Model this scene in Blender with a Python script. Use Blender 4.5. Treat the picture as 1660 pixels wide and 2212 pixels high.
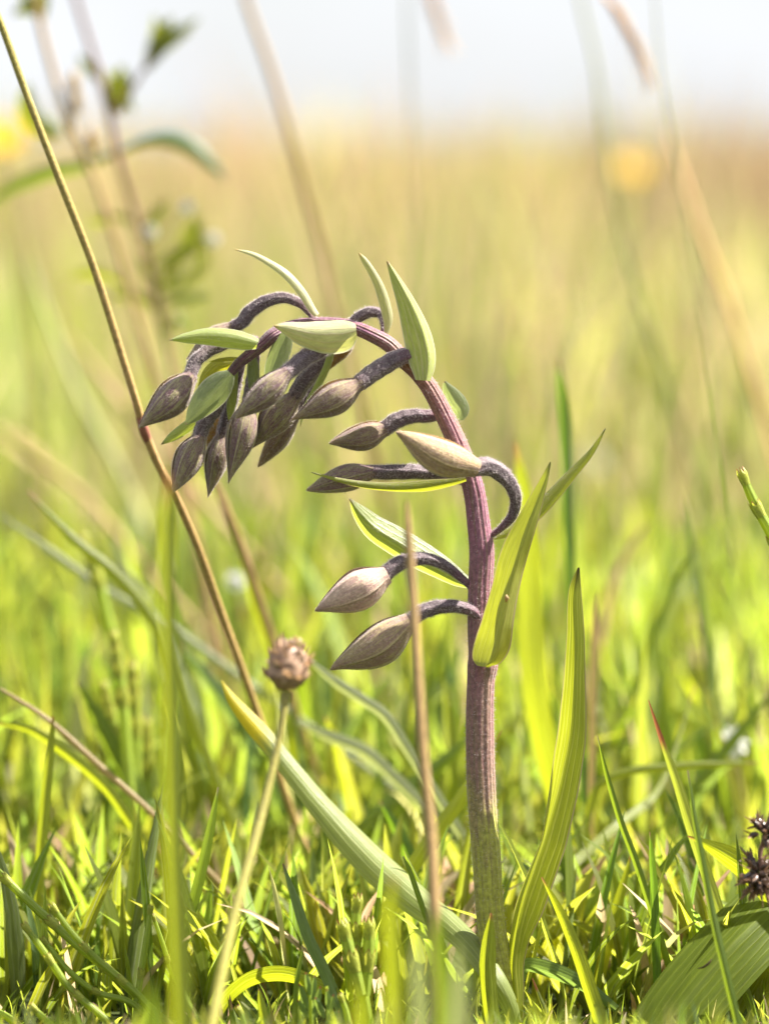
import bpy, math, random
import numpy as np
from mathutils import Vector

random.seed(7)
rng = np.random.default_rng(7)
for o in list(bpy.data.objects):
    bpy.data.objects.remove(o)
scene = bpy.context.scene
col = scene.collection

# ------------------------------------------------------------------ camera
D = 0.50                     # focus distance (m)
H = 0.130                    # height of the field at the focus plane (m)
W_PX, H_PX = 1660.0, 2212.0  # picture coordinates used for measuring
HORIZON = 340.0
PITCH = math.atan((H_PX / 2 - HORIZON) / H_PX * H / D)
HC = 0.1106                  # camera height over the ground
cd = bpy.data.cameras.new('camera')
cam = bpy.data.objects.new('camera', cd)
col.objects.link(cam)
cam.location = (0, 0, HC)
cam.rotation_euler = (math.pi / 2 - PITCH, 0, 0)
cd.sensor_fit = 'VERTICAL'
cd.sensor_height = 17.3
cd.sensor_width = 13.0
cd.lens = 17.3 / (H / D)
cd.clip_start = 0.01
cd.clip_end = 3000
cd.dof.use_dof = True
cd.dof.focus_distance = D
cd.dof.aperture_fstop = 6.8
scene.camera = cam
FWD = np.array([0, math.cos(PITCH), -math.sin(PITCH)])
UP = np.array([0, math.sin(PITCH), math.cos(PITCH)])
RIGHT = np.array([1.0, 0, 0])
CAM = np.array([0, 0, HC])
PXM = H / H_PX               # metres per picture unit at the focus plane

# ------------------------------------------------------------------ sky, sun, exposure
SUN_AZ, SUN_EL = math.radians(76), math.radians(54)   # to the right and beyond the plant
world = bpy.data.worlds.new('World')
scene.world = world
world.use_nodes = True
nt = world.node_tree
nt.nodes.clear()
w_out = nt.nodes.new('ShaderNodeOutputWorld')
w_bg = nt.nodes.new('ShaderNodeBackground')
sky = nt.nodes.new('ShaderNodeTexSky')
sky.sky_type = 'NISHITA'
sky.sun_disc = False
sky.sun_elevation = SUN_EL
sky.sun_rotation = SUN_AZ
sky.dust_density = 2.0
w_tc = nt.nodes.new('ShaderNodeTexCoord')
w_map = nt.nodes.new('ShaderNodeMapping')
w_map.inputs['Scale'].default_value = (1, 1, 2.4)
w_noise = nt.nodes.new('ShaderNodeTexNoise')
w_noise.inputs['Scale'].default_value = 7.0
w_noise.inputs['Detail'].default_value = 6
w_noise.inputs['Roughness'].default_value = 0.55
w_ramp = nt.nodes.new('ShaderNodeValToRGB')
w_ramp.color_ramp.elements[0].position = 0.36
w_ramp.color_ramp.elements[0].color = (0.72, 0.72, 0.72, 1)
w_ramp.color_ramp.elements[1].position = 0.60
w_mix = nt.nodes.new('ShaderNodeMixRGB')
w_mix.inputs['Color2'].default_value = (4.5, 4.62, 4.8, 1)      # sunlit cloud
nt.links.new(w_tc.outputs['Generated'], w_map.inputs['Vector'])
nt.links.new(w_map.outputs['Vector'], w_noise.inputs['Vector'])
nt.links.new(w_noise.outputs['Fac'], w_ramp.inputs['Fac'])
nt.links.new(w_ramp.outputs['Color'], w_mix.inputs['Fac'])
nt.links.new(sky.outputs['Color'], w_mix.inputs['Color1'])
nt.links.new(w_mix.outputs['Color'], w_bg.inputs['Color'])
w_bg.inputs['Strength'].default_value = 0.05
nt.links.new(w_bg.outputs['Background'], w_out.inputs['Surface'])

sd = bpy.data.lights.new('sun', 'SUN')
sd.energy = 5.0
sd.angle = math.radians(0.53)
sd.color = (1.0, 0.94, 0.84)
sun = bpy.data.objects.new('sun', sd)
col.objects.link(sun)
sdir = Vector((math.sin(SUN_AZ) * math.cos(SUN_EL), math.cos(SUN_AZ) * math.cos(SUN_EL), math.sin(SUN_EL)))
sun.rotation_euler = sdir.to_track_quat('Z', 'Y').to_euler()
sun.location = (2, 1, 3)

vs = scene.view_settings
vs.view_transform = 'Standard'
vs.look = 'None'
vs.exposure = 2.13
vs.gamma = 1.0
vs.use_curve_mapping = False
scene.render.engine = 'CYCLES'
scene.cycles.max_bounces = 10
scene.cycles.transmission_bounces = 8
scene.cycles.diffuse_bounces = 5
scene.cycles.transparent_max_bounces = 8
scene.cycles.sample_clamp_indirect = 6.0


# ------------------------------------------------------------------ helpers
def P(u, v, dd=0.0):
    """picture point at dd metres beyond the focus plane -> world"""
    d = D + dd
    k = d / D * PXM
    return CAM + FWD * d + RIGHT * ((u - W_PX / 2) * k) + UP * ((H_PX / 2 - v) * k)


def project(p):
    q = np.asarray(p) - CAM
    d = q @ FWD
    k = d / D * PXM
    return W_PX / 2 + (q @ RIGHT) / k, H_PX / 2 - (q @ UP) / k, d - D


def spline(pts, n):
    """smooth curve through rows of pts (any number of columns)"""
    p = np.array(pts, float)
    if len(p) == 2:
        t = np.linspace(0, 1, n)[:, None]
        return p[0] * (1 - t) + p[1] * t
    seg = np.linalg.norm(np.diff(p[:, :3], axis=0), axis=1)
    s = np.concatenate([[0], np.cumsum(np.maximum(seg, 1e-9))])
    m = np.zeros_like(p)
    m[1:-1] = (p[2:] - p[:-2]) / (s[2:] - s[:-2])[:, None]
    m[0] = (p[1] - p[0]) / (s[1] - s[0])
    m[-1] = (p[-1] - p[-2]) / (s[-1] - s[-2])
    t = np.linspace(0, s[-1], n)
    i = np.clip(np.searchsorted(s, t, side='right') - 1, 0, len(p) - 2)
    h = (s[i + 1] - s[i])[:, None]
    x = ((t - s[i]) / h[:, 0])[:, None]
    return ((2 * x**3 - 3 * x**2 + 1) * p[i] + (x**3 - 2 * x**2 + x) * h * m[i]
            + (-2 * x**3 + 3 * x**2) * p[i + 1] + (x**3 - x**2) * h * m[i + 1])


def unit(a):
    return a / np.maximum(np.linalg.norm(a, axis=-1, keepdims=True), 1e-12)


WL = {}     # world location of every thing and part


def mesh_data(name, V, F, uv=None, vcol=None, smooth=True):
    V = np.asarray(V, np.float32)
    F = np.asarray(F, np.int32)
    me = bpy.data.meshes.new(name)
    me.vertices.add(len(V))
    me.vertices.foreach_set('co', V.ravel())
    k = F.shape[1]
    me.loops.add(F.size)
    me.polygons.add(len(F))
    me.loops.foreach_set('vertex_index', F.ravel())
    me.polygons.foreach_set('loop_start', np.arange(0, F.size, k, dtype=np.int32))
    me.polygons.foreach_set('loop_total', np.full(len(F), k, np.int32))
    if uv is not None:
        lay = me.uv_layers.new(name='UVMap')
        lay.data.foreach_set('uv', np.asarray(uv, np.float32)[F.ravel()].ravel())
    if vcol is not None:
        a = me.color_attributes.new('tint', 'FLOAT_COLOR', 'POINT')
        c = np.ones((len(V), 4), np.float32)
        c[:, :vcol.shape[1]] = vcol
        a.data.foreach_set('color', c.ravel())
    me.update(calc_edges=True)
    me.polygons.foreach_set('use_smooth', np.full(len(F), smooth))
    return me


def tag(o, label=None, cat=None, group=None, kind=None):
    if label: o['label'] = label
    if cat: o['category'] = cat
    if group: o['group'] = group
    if kind: o['kind'] = kind
    return o


def link(name, me, mat, loc, parent=None):
    o = bpy.data.objects.new(name, me)
    col.objects.link(o)
    if me is not None and mat is not None and not me.materials:
        me.materials.append(mat)
    loc = np.asarray(loc, float)
    if parent is not None:
        o.parent = parent
        o.location = loc - WL[parent.name]
    else:
        o.location = loc
    WL[o.name] = loc
    return o


def obj(name, V, F, mat, parent=None, uv=None, org=None, vcol=None, smooth=True):
    V = np.asarray(V, float)
    if org is None:
        org = WL[parent.name] if parent is not None else V[np.argmin(V[:, 2])]
    org = np.asarray(org, float)
    return link(name, mesh_data(name, V - org, F, uv, vcol, smooth), mat, org, parent)


def thing(name, loc, label, cat, group=None):
    o = link(name, None, None, loc)
    o.empty_display_size = 0.005
    return tag(o, label, cat, group)


def grid(A, vlen=None):
    """A[rows, cols, 3] -> verts, quads, uv"""
    r, c = A.shape[:2]
    idx = np.arange(r * c).reshape(r, c)
    F = np.stack([idx[:-1, :-1], idx[:-1, 1:], idx[1:, 1:], idx[1:, :-1]], -1).reshape(-1, 4)
    uu, vv = np.meshgrid(np.linspace(0, 1, c), np.linspace(0, 1, r))
    return A.reshape(-1, 3), F, np.stack([uu, vv], -1).reshape(-1, 2)


def join(parts):
    V, F, U, n = [], [], [], 0
    for v, f, u in parts:
        V.append(v); F.append(f + n); U.append(u); n += len(v)
    return np.concatenate(V), np.concatenate(F), np.concatenate(U)


def frames(C):
    """tangents and a parallel-transported frame along a centre line"""
    T = unit(np.gradient(C, axis=0))
    A = np.zeros_like(T); B = np.zeros_like(T)
    a = np.cross(T[0], [0.3, 0.2, 1.0]) if abs(T[0][2]) < 0.9 else np.cross(T[0], [0, -1, 0.1])
    for i in range(len(T)):
        a = a - T[i] * (a @ T[i])
        a = a / np.linalg.norm(a)
        A[i] = a
        B[i] = np.cross(T[i], a)
    return T, A, B


def tube_grid(C, R, n=12, ribs=0, rib_depth=0.0, wob=0.0):
    T, A, B = frames(C)
    th = np.linspace(0, 2 * np.pi, n + 1)
    k = 1 + rib_depth * np.cos(ribs * th) if ribs else np.ones(n + 1)
    rad = R[:, None] * k[None, :]
    if wob:
        s = np.linspace(0, 1, len(C))[:, None]
        rad = rad * (1 + wob * np.sin(23 * s + 2 * np.sin(th)[None, :] + 7 * s * s))
    return C[:, None, :] + rad[..., None] * (A[:, None, :] * np.cos(th)[None, :, None] + B[:, None, :] * np.sin(th)[None, :, None])


def curve_px(pts, dd, n, root=False):
    """rows (u, v, width_px[, dd_mm]) -> centre line (m), width (m)"""
    q = [(p[0], p[1], p[2], (p[3] if len(p) > 3 else dd)) for p in pts]
    S = spline(np.array(q, float) * np.array([1, 1, 1, 1]), n)
    C = np.array([P(a[0], a[1], a[3] / 1000) for a in S])
    Wd = np.maximum(S[:, 2], 0.0) * PXM * (D + S[:, 3] / 1000) / D
    if root:                                   # last row runs on down into the ground
        p, d = C[-1], unit(C[-1] - C[-3])
        if p[2] > -0.001:
            d = d * np.array([1, 1, 1.0])
            d[2] = min(d[2], -0.55)
            d = unit(d)
            L = (p[2] + 0.003) / -d[2]
            m = max(3, int(L / 0.005))
            ext = p[None, :] + d[None, :] * (np.linspace(0, L, m + 1)[1:, None])
            C = np.concatenate([C, ext])
            Wd = np.concatenate([Wd, Wd[-1] * np.linspace(1, 0.8, m + 1)[1:]])
    return C, Wd


def blade_grid(C, Wd, roll=0.0, cup=0.25, cols=7, vee=True, twist=0.0, wave=0.0, keel=0.0):
    T = unit(np.gradient(C, axis=0))
    V = unit(CAM - C)
    S = unit(np.cross(T, V))
    N = np.cross(S, T)
    s = np.linspace(0, 1, len(C))
    a = (np.interp(s, np.linspace(0, 1, len(roll)), roll) if isinstance(roll, (list, tuple)) else np.full(len(C), roll)) + twist * s
    S2 = S * np.cos(a)[:, None] + N * np.sin(a)[:, None]
    N2 = N * np.cos(a)[:, None] - S * np.sin(a)[:, None]
    cp = np.interp(s, np.linspace(0, 1, len(cup)), cup) if isinstance(cup, (list, tuple)) else np.full(len(C), cup)
    c = np.linspace(-1, 1, cols)
    prof = np.abs(c - keel) / (1 + abs(keel)) if vee else (c - keel) ** 2 / (1 + abs(keel)) ** 2
    if keel:
        prof = np.where(c > keel, prof * 1.9, prof)
    hw = Wd[:, None] * 0.5
    off = cp[:, None] * hw * prof[None, :]
    if wave:
        off = off + wave * hw * np.sin(s * 17)[:, None] * c[None, :] ** 2
    return C[:, None, :] + S2[:, None, :] * (hw * c[None, :])[..., None] - N2[:, None, :] * off[..., None]


def hairs(V, F, n, length, width, seed, lean=0.35, wmin=0.5, out_of=None):
    r = np.random.default_rng(seed)
    V = np.asarray(V)
    q = V[F]
    nrm = np.cross(q[:, 1] - q[:, 0], q[:, 3] - q[:, 0])
    area = np.linalg.norm(nrm, axis=1) + 1e-15
    fi = r.choice(len(F), n, p=area / area.sum())
    a, b = r.random(n)[:, None], r.random(n)[:, None]
    q = q[fi]
    p = (q[:, 0] * (1 - a) + q[:, 1] * a) * (1 - b) + (q[:, 3] * (1 - a) + q[:, 2] * a) * b
    nn = unit(nrm[fi])
    if out_of is not None:
        b0, ax = out_of
        rel = p - b0
        rel = rel - (rel @ ax)[:, None] * ax
        nn = np.where((nn * rel).sum(1)[:, None] < 0, -nn, nn)
    d = unit(nn + lean * r.normal(size=(n, 3)))
    L = length * (wmin + (1 - wmin) * 2 * r.random(n))[:, None]
    s = unit(np.cross(d, r.normal(size=(n, 3)))) * width * 0.5
    bend = unit(r.normal(size=(n, 3))) * L * 0.22
    V2 = np.stack([p - s, p + s, p + d * L * 0.55 + bend * 0.4 + s * 0.6, p + d * L + bend], 1).reshape(-1, 3)
    F2 = np.arange(4 * n).reshape(n, 4)
    return V2, F2


# ------------------------------------------------------------------ materials
class Mat:
    def __init__(self, name):
        self.m = bpy.data.materials.new(name)
        self.m.use_nodes = True
        self.t = self.m.node_tree
        self.t.nodes.clear()
        self.out = self.t.nodes.new('ShaderNodeOutputMaterial')

    def n(self, typ, ins=None, **props):
        nd = self.t.nodes.new('ShaderNode' + typ)
        for k, v in props.items():
            setattr(nd, k, v)
        for k, v in (ins or {}).items():
            self.set(nd, k, v)
        return nd

    def set(self, nd, k, v):
        if isinstance(v, tuple) and len(v) == 2 and hasattr(v[0], 'outputs'):
            self.t.links.new(v[0].outputs[v[1]], nd.inputs[k])
        elif hasattr(v, 'outputs'):
            self.t.links.new(v.outputs[0], nd.inputs[k])
        else:
            if isinstance(v, tuple) and len(v) == 3 and nd.inputs[k].type == 'RGBA':
                v = (*v, 1)
            nd.inputs[k].default_value = v

    def math(self, op, a, b=0.0, clamp=False):
        return self.n('Math', {0: a, 1: b}, operation=op, use_clamp=clamp)

    def mix(self, f, a, b, mode='MIX'):
        return self.n('MixRGB', {'Fac': f, 'Color1': a, 'Color2': b}, blend_type=mode)

    def ramp(self, f, stops):
        r = self.n('ValToRGB', {'Fac': f})
        e = r.color_ramp.elements
        while len(e) < len(stops):
            e.new(0.5)
        for el, (p, c) in zip(e, stops):
            el.position = p
            el.color = (*c, 1) if isinstance(c, tuple) else (c, c, c, 1)
        return r

    def uv(self):
        tc = self.n('TexCoord')
        sep = self.n('SeparateXYZ', {0: (tc, 'UV')})
        return tc, sep

    def noise(self, vec, scale, sx=1.0, sy=1.0, sz=1.0, detail=3.0, rough=0.55):
        mp = self.n('Mapping', {'Vector': vec, 'Scale': (sx, sy, sz)})
        return self.n('TexNoise', {'Vector': mp, 'Scale': scale, 'Detail': detail, 'Roughness': rough})

    def finish(self, sh):
        self.t.links.new(sh.outputs[0], self.out.inputs['Surface'])
        return self.m


def leaf_mat(name, base, trans, veins=9, vein_col=None, vein=0.35, tip=None, tip_at=0.97, tmix=0.5,
             rough=0.42, spec=0.45, flip=False, tinted=False, mottled=0.35, spots=0.0, margin=None):
    k = Mat(name)
    tc, sep = k.uv()
    wob = k.noise((tc, 'UV'), 3.0, 3.0, 1.3, detail=3)
    ang = k.math('ADD', k.math('MULTIPLY', (sep, 'X'), math.pi * 2 * veins), k.math('MULTIPLY', wob, 7.0))
    w = k.math('POWER', k.math('MULTIPLY_ADD', k.math('COSINE', ang), 0.5), 6.0)
    # MULTIPLY_ADD third input
    w.inputs[0].links[0].from_node.inputs[2].default_value = 0.5
    rnd = k.n('ObjectInfo')
    pos = k.n('VectorMath', {0: (tc, 'UV'), 1: (rnd, 'Location')}, operation='ADD')
    nz = k.noise(pos, 6.0, 2.2, 1.1, detail=4)
    fine = k.noise(pos, 30.0, 4.0, 1.0, detail=3)
    var = k.ramp(nz, [(0.3, 1.0 - mottled), (0.7, 1.0 + mottled * 0.6)])
    b, t = base, trans
    if tinted:
        vc = k.n('VertexColor', layer_name='tint')
        b = k.mix(1.0, base, vc, 'MULTIPLY')
        t = k.mix(1.0, k.mix((vc, 'Alpha'), trans, (1.5, 1.45, 1.35)), vc, 'MULTIPLY')
    else:
        hv = k.n('HueSaturation', {'Color': base, 'Value': k.math('MULTIPLY_ADD', (rnd, 'Random'), 0.3)})
        hv.inputs['Value'].links[0].from_node.inputs[2].default_value = 0.85
        b = hv
    b = k.mix(1.0, b, var, 'MULTIPLY')
    t = k.mix(1.0, t, var, 'MULTIPLY')
    f2 = k.ramp(fine, [(0.3, 0.82), (0.7, 1.15)])
    b = k.mix(1.0, b, f2, 'MULTIPLY')
    vcol = vein_col or tuple(min(1, c * 2.2 + 0.04) for c in base)
    fv = k.math('MULTIPLY', w, vein)
    b = k.mix(fv, b, vcol)
    t = k.mix(fv, t, tuple(min(1, c * 1.3 + 0.08) for c in trans))
    if tip is not None:
        yy = k.math('ADD', (sep, 'Y'), k.math('MULTIPLY', k.math('SUBTRACT', nz, 0.5), 0.10))
        tf = k.ramp(yy, [(tip_at - 0.03, 0.0), (min(1, tip_at + 0.025), 1.0)])
        b = k.mix(tf, b, tip)
        t = k.mix(tf, t, tip)
    if spots:
        sp = k.noise(pos, 26.0, 1.0, 2.2, detail=1)
        sf = k.ramp(sp, [(0.70, 0.0), (0.735, spots)])
        b = k.mix(sf, b, (0.10, 0.045, 0.01))
        t = k.mix(sf, t, (0.12, 0.05, 0.01))
    if margin is not None:
        ed = k.math('ABSOLUTE', k.math('SUBTRACT', (sep, 'X'), 0.5))
        mf = k.ramp(ed, [(0.455, 0.0), (0.492, 0.8)])
        b = k.mix(mf, b, margin)
        t = k.mix(mf, t, margin)
    hgt = k.math('ADD', k.math('MULTIPLY', w, 0.6), k.math('MULTIPLY', fine, 0.5))
    bump = k.n('Bump', {'Height': hgt, 'Strength': 0.35, 'Distance': 0.0002})
    pr = k.n('BsdfPrincipled', {'Base Color': b, 'Roughness': rough, 'Specular IOR Level': spec, 'Normal': bump})
    tr = k.n('BsdfTranslucent', {'Color': t, 'Normal': bump})
    mx = k.n('MixShader', {0: tmix, 1: pr, 2: tr})
    return k.finish(mx)


M = {}
M['leaf'] = leaf_mat('orchid_leaf', margin=(0.38, 0.26, 0.20), base= (0.17, 0.20, 0.025), trans=(0.46, 0.50, 0.016), veins=7, vein=0.55,
                     vein_col=(0.42, 0.38, 0.08), tip=(0.035, 0.018, 0.008), tip_at=0.975, mottled=0.18)
M['leaf_upper'] = leaf_mat('orchid_upper_leaf', margin=(0.38, 0.26, 0.20), base= (0.27, 0.29, 0.07), trans=(0.46, 0.49, 0.020), veins=7, vein=0.3,
                           vein_col=(0.36, 0.34, 0.10), mottled=0.22, spots=0.0, tip=(0.12, 0.13, 0.03), tip_at=0.96)
M['leaf_pale'] = leaf_mat('orchid_pale_leaf', (0.23, 0.28, 0.09), (0.38, 0.42, 0.05), veins=6, vein=0.35,
                          vein_col=(0.42, 0.42, 0.2), tip=(0.55, 0.45, 0.01), tip_at=0.84, mottled=0.2)
M['bract'] = leaf_mat('bract_green', margin=(0.55, 0.54, 0.42), base= (0.31, 0.37, 0.13), trans=(0.42, 0.48, 0.045), veins=6, vein=0.35,
                      vein_col=(0.36, 0.38, 0.16), tip=(0.18, 0.13, 0.05), tip_at=0.965, mottled=0.22, rough=0.38, spec=0.5)
M['bract_pale'] = leaf_mat('bract_pale', margin=(0.55, 0.54, 0.42), base= (0.52, 0.53, 0.28), trans=(0.42, 0.42, 0.10), veins=6, vein=0.5,
                           vein_col=(0.42, 0.26, 0.28), tip=(0.45, 0.33, 0.10), tip_at=0.95, mottled=0.25)
M['bract_lit'] = leaf_mat('bract_sunlit_green', margin=(0.6, 0.58, 0.45), base=(0.40, 0.46, 0.14), trans=(0.36, 0.40, 0.03), veins=6, vein=0.45,
                          vein_col=(0.45, 0.36, 0.32), tip=(0.3, 0.2, 0.08), tip_at=0.965, mottled=0.25, tmix=0.38)  # sunlit copy of the green bract: sun sheen put into the paler base colour
M['bract_grey'] = leaf_mat('bract_grey_green', margin=(0.55, 0.54, 0.42), base= (0.31, 0.37, 0.19), trans=(0.32, 0.38, 0.10), veins=5, vein=0.3,
                           vein_col=(0.25, 0.29, 0.16), tip=(0.25, 0.2, 0.1), tip_at=0.97, mottled=0.2, rough=0.5)
M['bract_yellow'] = leaf_mat('bract_yellow', (0.22, 0.22, 0.03), (0.50, 0.48, 0.02), veins=5, vein=0.3, mottled=0.2)  # backlit glow of the rear bracts put into the yellow colour


def sepal_mat(name, green, purple, amount, tip, trans, tm=0.18):
    k = Mat(name)
    tc, sep = k.uv()
    rnd = k.n('ObjectInfo')
    pos = k.n('VectorMath', {0: (tc, 'UV'), 1: (rnd, 'Location')}, operation='ADD')
    st = k.noise(pos, 9.0, 5.0, 0.7, detail=6, rough=0.7)
    blot = k.noise(pos, 3.0, 1.2, 1.0, detail=3)
    mott = k.noise((tc, 'Object'), 2600.0, detail=3)
    a = k.math('ADD', k.math('MULTIPLY', st, 0.70), k.math('MULTIPLY', blot, 0.30))
    edge = k.math('ABSOLUTE', k.math('SUBTRACT', (sep, 'X'), 0.5))
    a = k.math('ADD', a, k.math('MULTIPLY', edge, 0.10))
    lo = 0.64 - amount * 0.34
    f = k.ramp(a, [(lo - 0.02, 0.0), (lo + 0.08, 1.0)])
    c = k.mix(f, green, purple)
    base = k.ramp((sep, 'Y'), [(0.0, 1.0), (0.16, 0.0)])
    c = k.mix(k.math('MULTIPLY', base, 0.75 * min(1, amount + 0.1)), c, tuple(0.8 * x for x in purple))
    mid = k.ramp(edge, [(0.012, 1.0), (0.04, 0.0)])
    my = k.ramp((sep, 'Y'), [(0.15, 0.0), (0.35, 0.6)])
    c = k.mix(k.math('MULTIPLY', mid, my), c, tuple(min(1, x * 1.5 + 0.06) for x in green))
    mg = k.ramp((sep, 'X'), [(0.94, 0.0), (0.99, 0.7)])
    c = k.mix(mg, c, tuple(min(1, x * 1.3 + 0.04) for x in green))
    tf = k.ramp((sep, 'Y'), [(0.80, 0.0), (1.0, 0.9)])
    c = k.mix(tf, c, tip)
    c = k.mix(1.0, c, k.ramp(mott, [(0.3, 0.75), (0.7, 1.25)]), 'MULTIPLY')
    hgt = k.math('ADD', k.math('MULTIPLY', st, 1.0), k.math('MULTIPLY', mott, 0.5))
    bump = k.n('Bump', {'Height': hgt, 'Strength': 0.55, 'Distance': 0.00025})
    pr = k.n('BsdfPrincipled', {'Base Color': c, 'Roughness': 0.6, 'Specular IOR Level': 0.3, 'Normal': bump,
                                'Sheen Weight': 0.4, 'Sheen Roughness': 0.35, 'Sheen Tint': (0.9, 0.85, 0.85)})
    tr = k.n('BsdfTranslucent', {'Color': trans, 'Normal': bump})
    return k.finish(k.n('MixShader', {0: tm, 1: pr, 2: tr}))


M['sepal_purple'] = sepal_mat('sepal_purple', (0.34, 0.31, 0.14), (0.185, 0.095, 0.13), 0.50, (0.42, 0.32, 0.18), (0.40, 0.26, 0.08))
M['sepal_brown'] = sepal_mat('sepal_brown', (0.34, 0.28, 0.14), (0.20, 0.115, 0.115), 0.5, (0.42, 0.28, 0.13), (0.45, 0.25, 0.07))
M['sepal_tan'] = sepal_mat('sepal_tan', (0.52, 0.39, 0.20), (0.38, 0.24, 0.17), 0.42, (0.42, 0.28, 0.15), (0.5, 0.3, 0.1))
M['sepal_cream'] = sepal_mat('sepal_cream', (0.60, 0.45, 0.33), (0.46, 0.28, 0.26), 0.45, (0.34, 0.22, 0.16), (0.5, 0.32, 0.15))
M['sepal_mauve'] = sepal_mat('sepal_mauve', (0.42, 0.35, 0.16), (0.31, 0.195, 0.165), 0.52, (0.36, 0.24, 0.15), (0.45, 0.3, 0.1))
M['sepal_amber'] = sepal_mat('sepal_amber', (0.42, 0.28, 0.04), (0.22, 0.09, 0.03), 0.4, (0.45, 0.3, 0.06), (0.75, 0.42, 0.04), 0.4)  # amber colour carries the painted glow of a backlit bud


def stalk_mat(name, stops, streak, rough=0.55, sheen=0.3, scale=5.0, bump=0.5, amount=0.5, ribs=0):
    """colour along the stalk (UV v) with darker lengthwise streaks"""
    k = Mat(name)
    tc, sep = k.uv()
    rnd = k.n('ObjectInfo')
    pos = k.n('VectorMath', {0: (tc, 'UV'), 1: (rnd, 'Location')}, operation='ADD')
    st = k.noise(pos, scale, 4.0, 1.4, detail=5, rough=0.65)
    big = k.noise(pos, 4.0, 2.0, 3.0, detail=4)
    mott = k.noise((tc, 'Object'), 1900.0, detail=3)
    yy = k.math('ADD', (sep, 'Y'), k.math('MULTIPLY', k.math('SUBTRACT', big, 0.5), 0.30))
    c = k.ramp(yy, stops)
    f = k.ramp(st, [(0.44, 0.0), (0.62, amount)])
    c = k.mix(f, c, streak)
    if ribs:
        rb = k.math('COSINE', k.math('ADD', k.math('MULTIPLY', (sep, 'X'), 2 * math.pi * ribs), k.math('MULTIPLY', big, 3.0)))
        c = k.mix(k.ramp(rb, [(0.6, 0.0), (0.99, 0.2)]), c, tuple(0.45 * x for x in streak))
        st = k.math('SUBTRACT', st, k.math('MULTIPLY', rb, 0.3))
    c = k.mix(1.0, c, k.ramp(mott, [(0.3, 0.7), (0.7, 1.3)]), 'MULTIPLY')
    hgt = k.math('ADD', st, k.math('MULTIPLY', mott, 0.7))
    bp = k.n('Bump', {'Height': hgt, 'Strength': bump, 'Distance': 0.0003})
    pr = k.n('BsdfPrincipled', {'Base Color': c, 'Roughness': rough, 'Specular IOR Level': 0.35, 'Normal': bp,
                                'Sheen Weight': sheen, 'Sheen Roughness': 0.45})
    return k.finish(pr)


# UV v runs 0 at the foot to 1 at the top
M['stem'] = stalk_mat('orchid_stem', [(0.03, (0.36, 0.37, 0.05)), (0.20, (0.33, 0.33, 0.055)), (0.29, (0.22, 0.13, 0.10)),
                                      (0.42, (0.23, 0.10, 0.125)), (0.60, (0.24, 0.085, 0.145)), (0.74, (0.26, 0.105, 0.10)), (0.86, (0.18, 0.058, 0.13)),
                                      (1.0, (0.10, 0.045, 0.075))], (0.19, 0.155, 0.07), amount=0.5, sheen=0.1, scale=7.0, ribs=16, bump=0.6)
M['ovary'] = stalk_mat('orchid_ovary', [(0.0, (0.17, 0.06, 0.09)), (0.3, (0.105, 0.068, 0.085)), (0.85, (0.115, 0.085, 0.095)), (1.0, (0.16, 0.10, 0.11))],
                       (0.06, 0.035, 0.052), sheen=0.25, amount=0.6)


def plain_mat(name, c, trans=None, tm=0.4, rough=0.5, spec=0.3, var=0.3, scale=400.0):
    k = Mat(name)
    tc = k.n('TexCoord')
    nz = k.noise((tc, 'Object'), scale, detail=4)
    b = k.mix(1.0, c, k.ramp(nz, [(0.3, 1 - var), (0.7, 1 + var)]), 'MULTIPLY')
    bp = k.n('Bump', {'Height': nz, 'Strength': 0.3, 'Distance': 0.0003})
    pr = k.n('BsdfPrincipled', {'Base Color': b, 'Roughness': rough, 'Specular IOR Level': spec, 'Normal': bp})
    if trans:
        tr = k.n('BsdfTranslucent', {'Color': trans})
        return k.finish(k.n('MixShader', {0: tm, 1: pr, 2: tr}))
    return k.finish(pr)


M['hair'] = plain_mat('fine_hair', (0.52, 0.47, 0.49), (0.66, 0.58, 0.58), 0.5, var=0.1)
M['hair_dim'] = plain_mat('short_down', (0.55, 0.48, 0.48), (0.7, 0.60, 0.56), 0.5, var=0.1)

GREEN, TG = (0.10, 0.15, 0.022), (0.26, 0.35, 0.014)
M['g_fresh'] = leaf_mat('grass_fresh', GREEN, TG, veins=6, vein=0.3, tip=(0.30, 0.24, 0.14), tip_at=0.975, mottled=0.2)
M['g_yellow'] = leaf_mat('grass_yellow', (0.16, 0.19, 0.022), (0.44, 0.49, 0.012), veins=6, vein=0.3, tip=(0.35, 0.16, 0.06), tip_at=0.96, mottled=0.25)
M['g_blue'] = leaf_mat('grass_grey_green', (0.11, 0.165, 0.07), (0.22, 0.32, 0.05), veins=7, vein=0.35, tip=(0.22, 0.12, 0.08), tip_at=0.97, mottled=0.2, rough=0.36)
M['g_dark'] = leaf_mat('grass_deep_green', (0.05, 0.10, 0.02), (0.20, 0.34, 0.014), veins=6, vein=0.3, tip=(0.25, 0.12, 0.08), tip_at=0.975, mottled=0.25)
M['g_pale'] = leaf_mat('grass_pale', (0.26, 0.29, 0.16), (0.36, 0.40, 0.12), veins=5, vein=0.3, mottled=0.2)
M['g_tipred'] = leaf_mat('grass_red_tip', (0.15, 0.18, 0.05), (0.34, 0.38, 0.03), veins=4, vein=0.35, tip=(0.26, 0.09, 0.035), tip_at=0.80, mottled=0.2)
M['g_broad'] = leaf_mat('broad_leaf', (0.085, 0.12, 0.010), (0.40, 0.46, 0.012), veins=11, vein=0.22, vein_col=(0.22, 0.25, 0.03), mottled=0.2, spots=0.0, rough=0.5, spec=0.2)
M['g_straw'] = leaf_mat('grass_straw', (0.42, 0.30, 0.13), (0.45, 0.32, 0.10), veins=5, vein=0.3, mottled=0.25)
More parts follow.
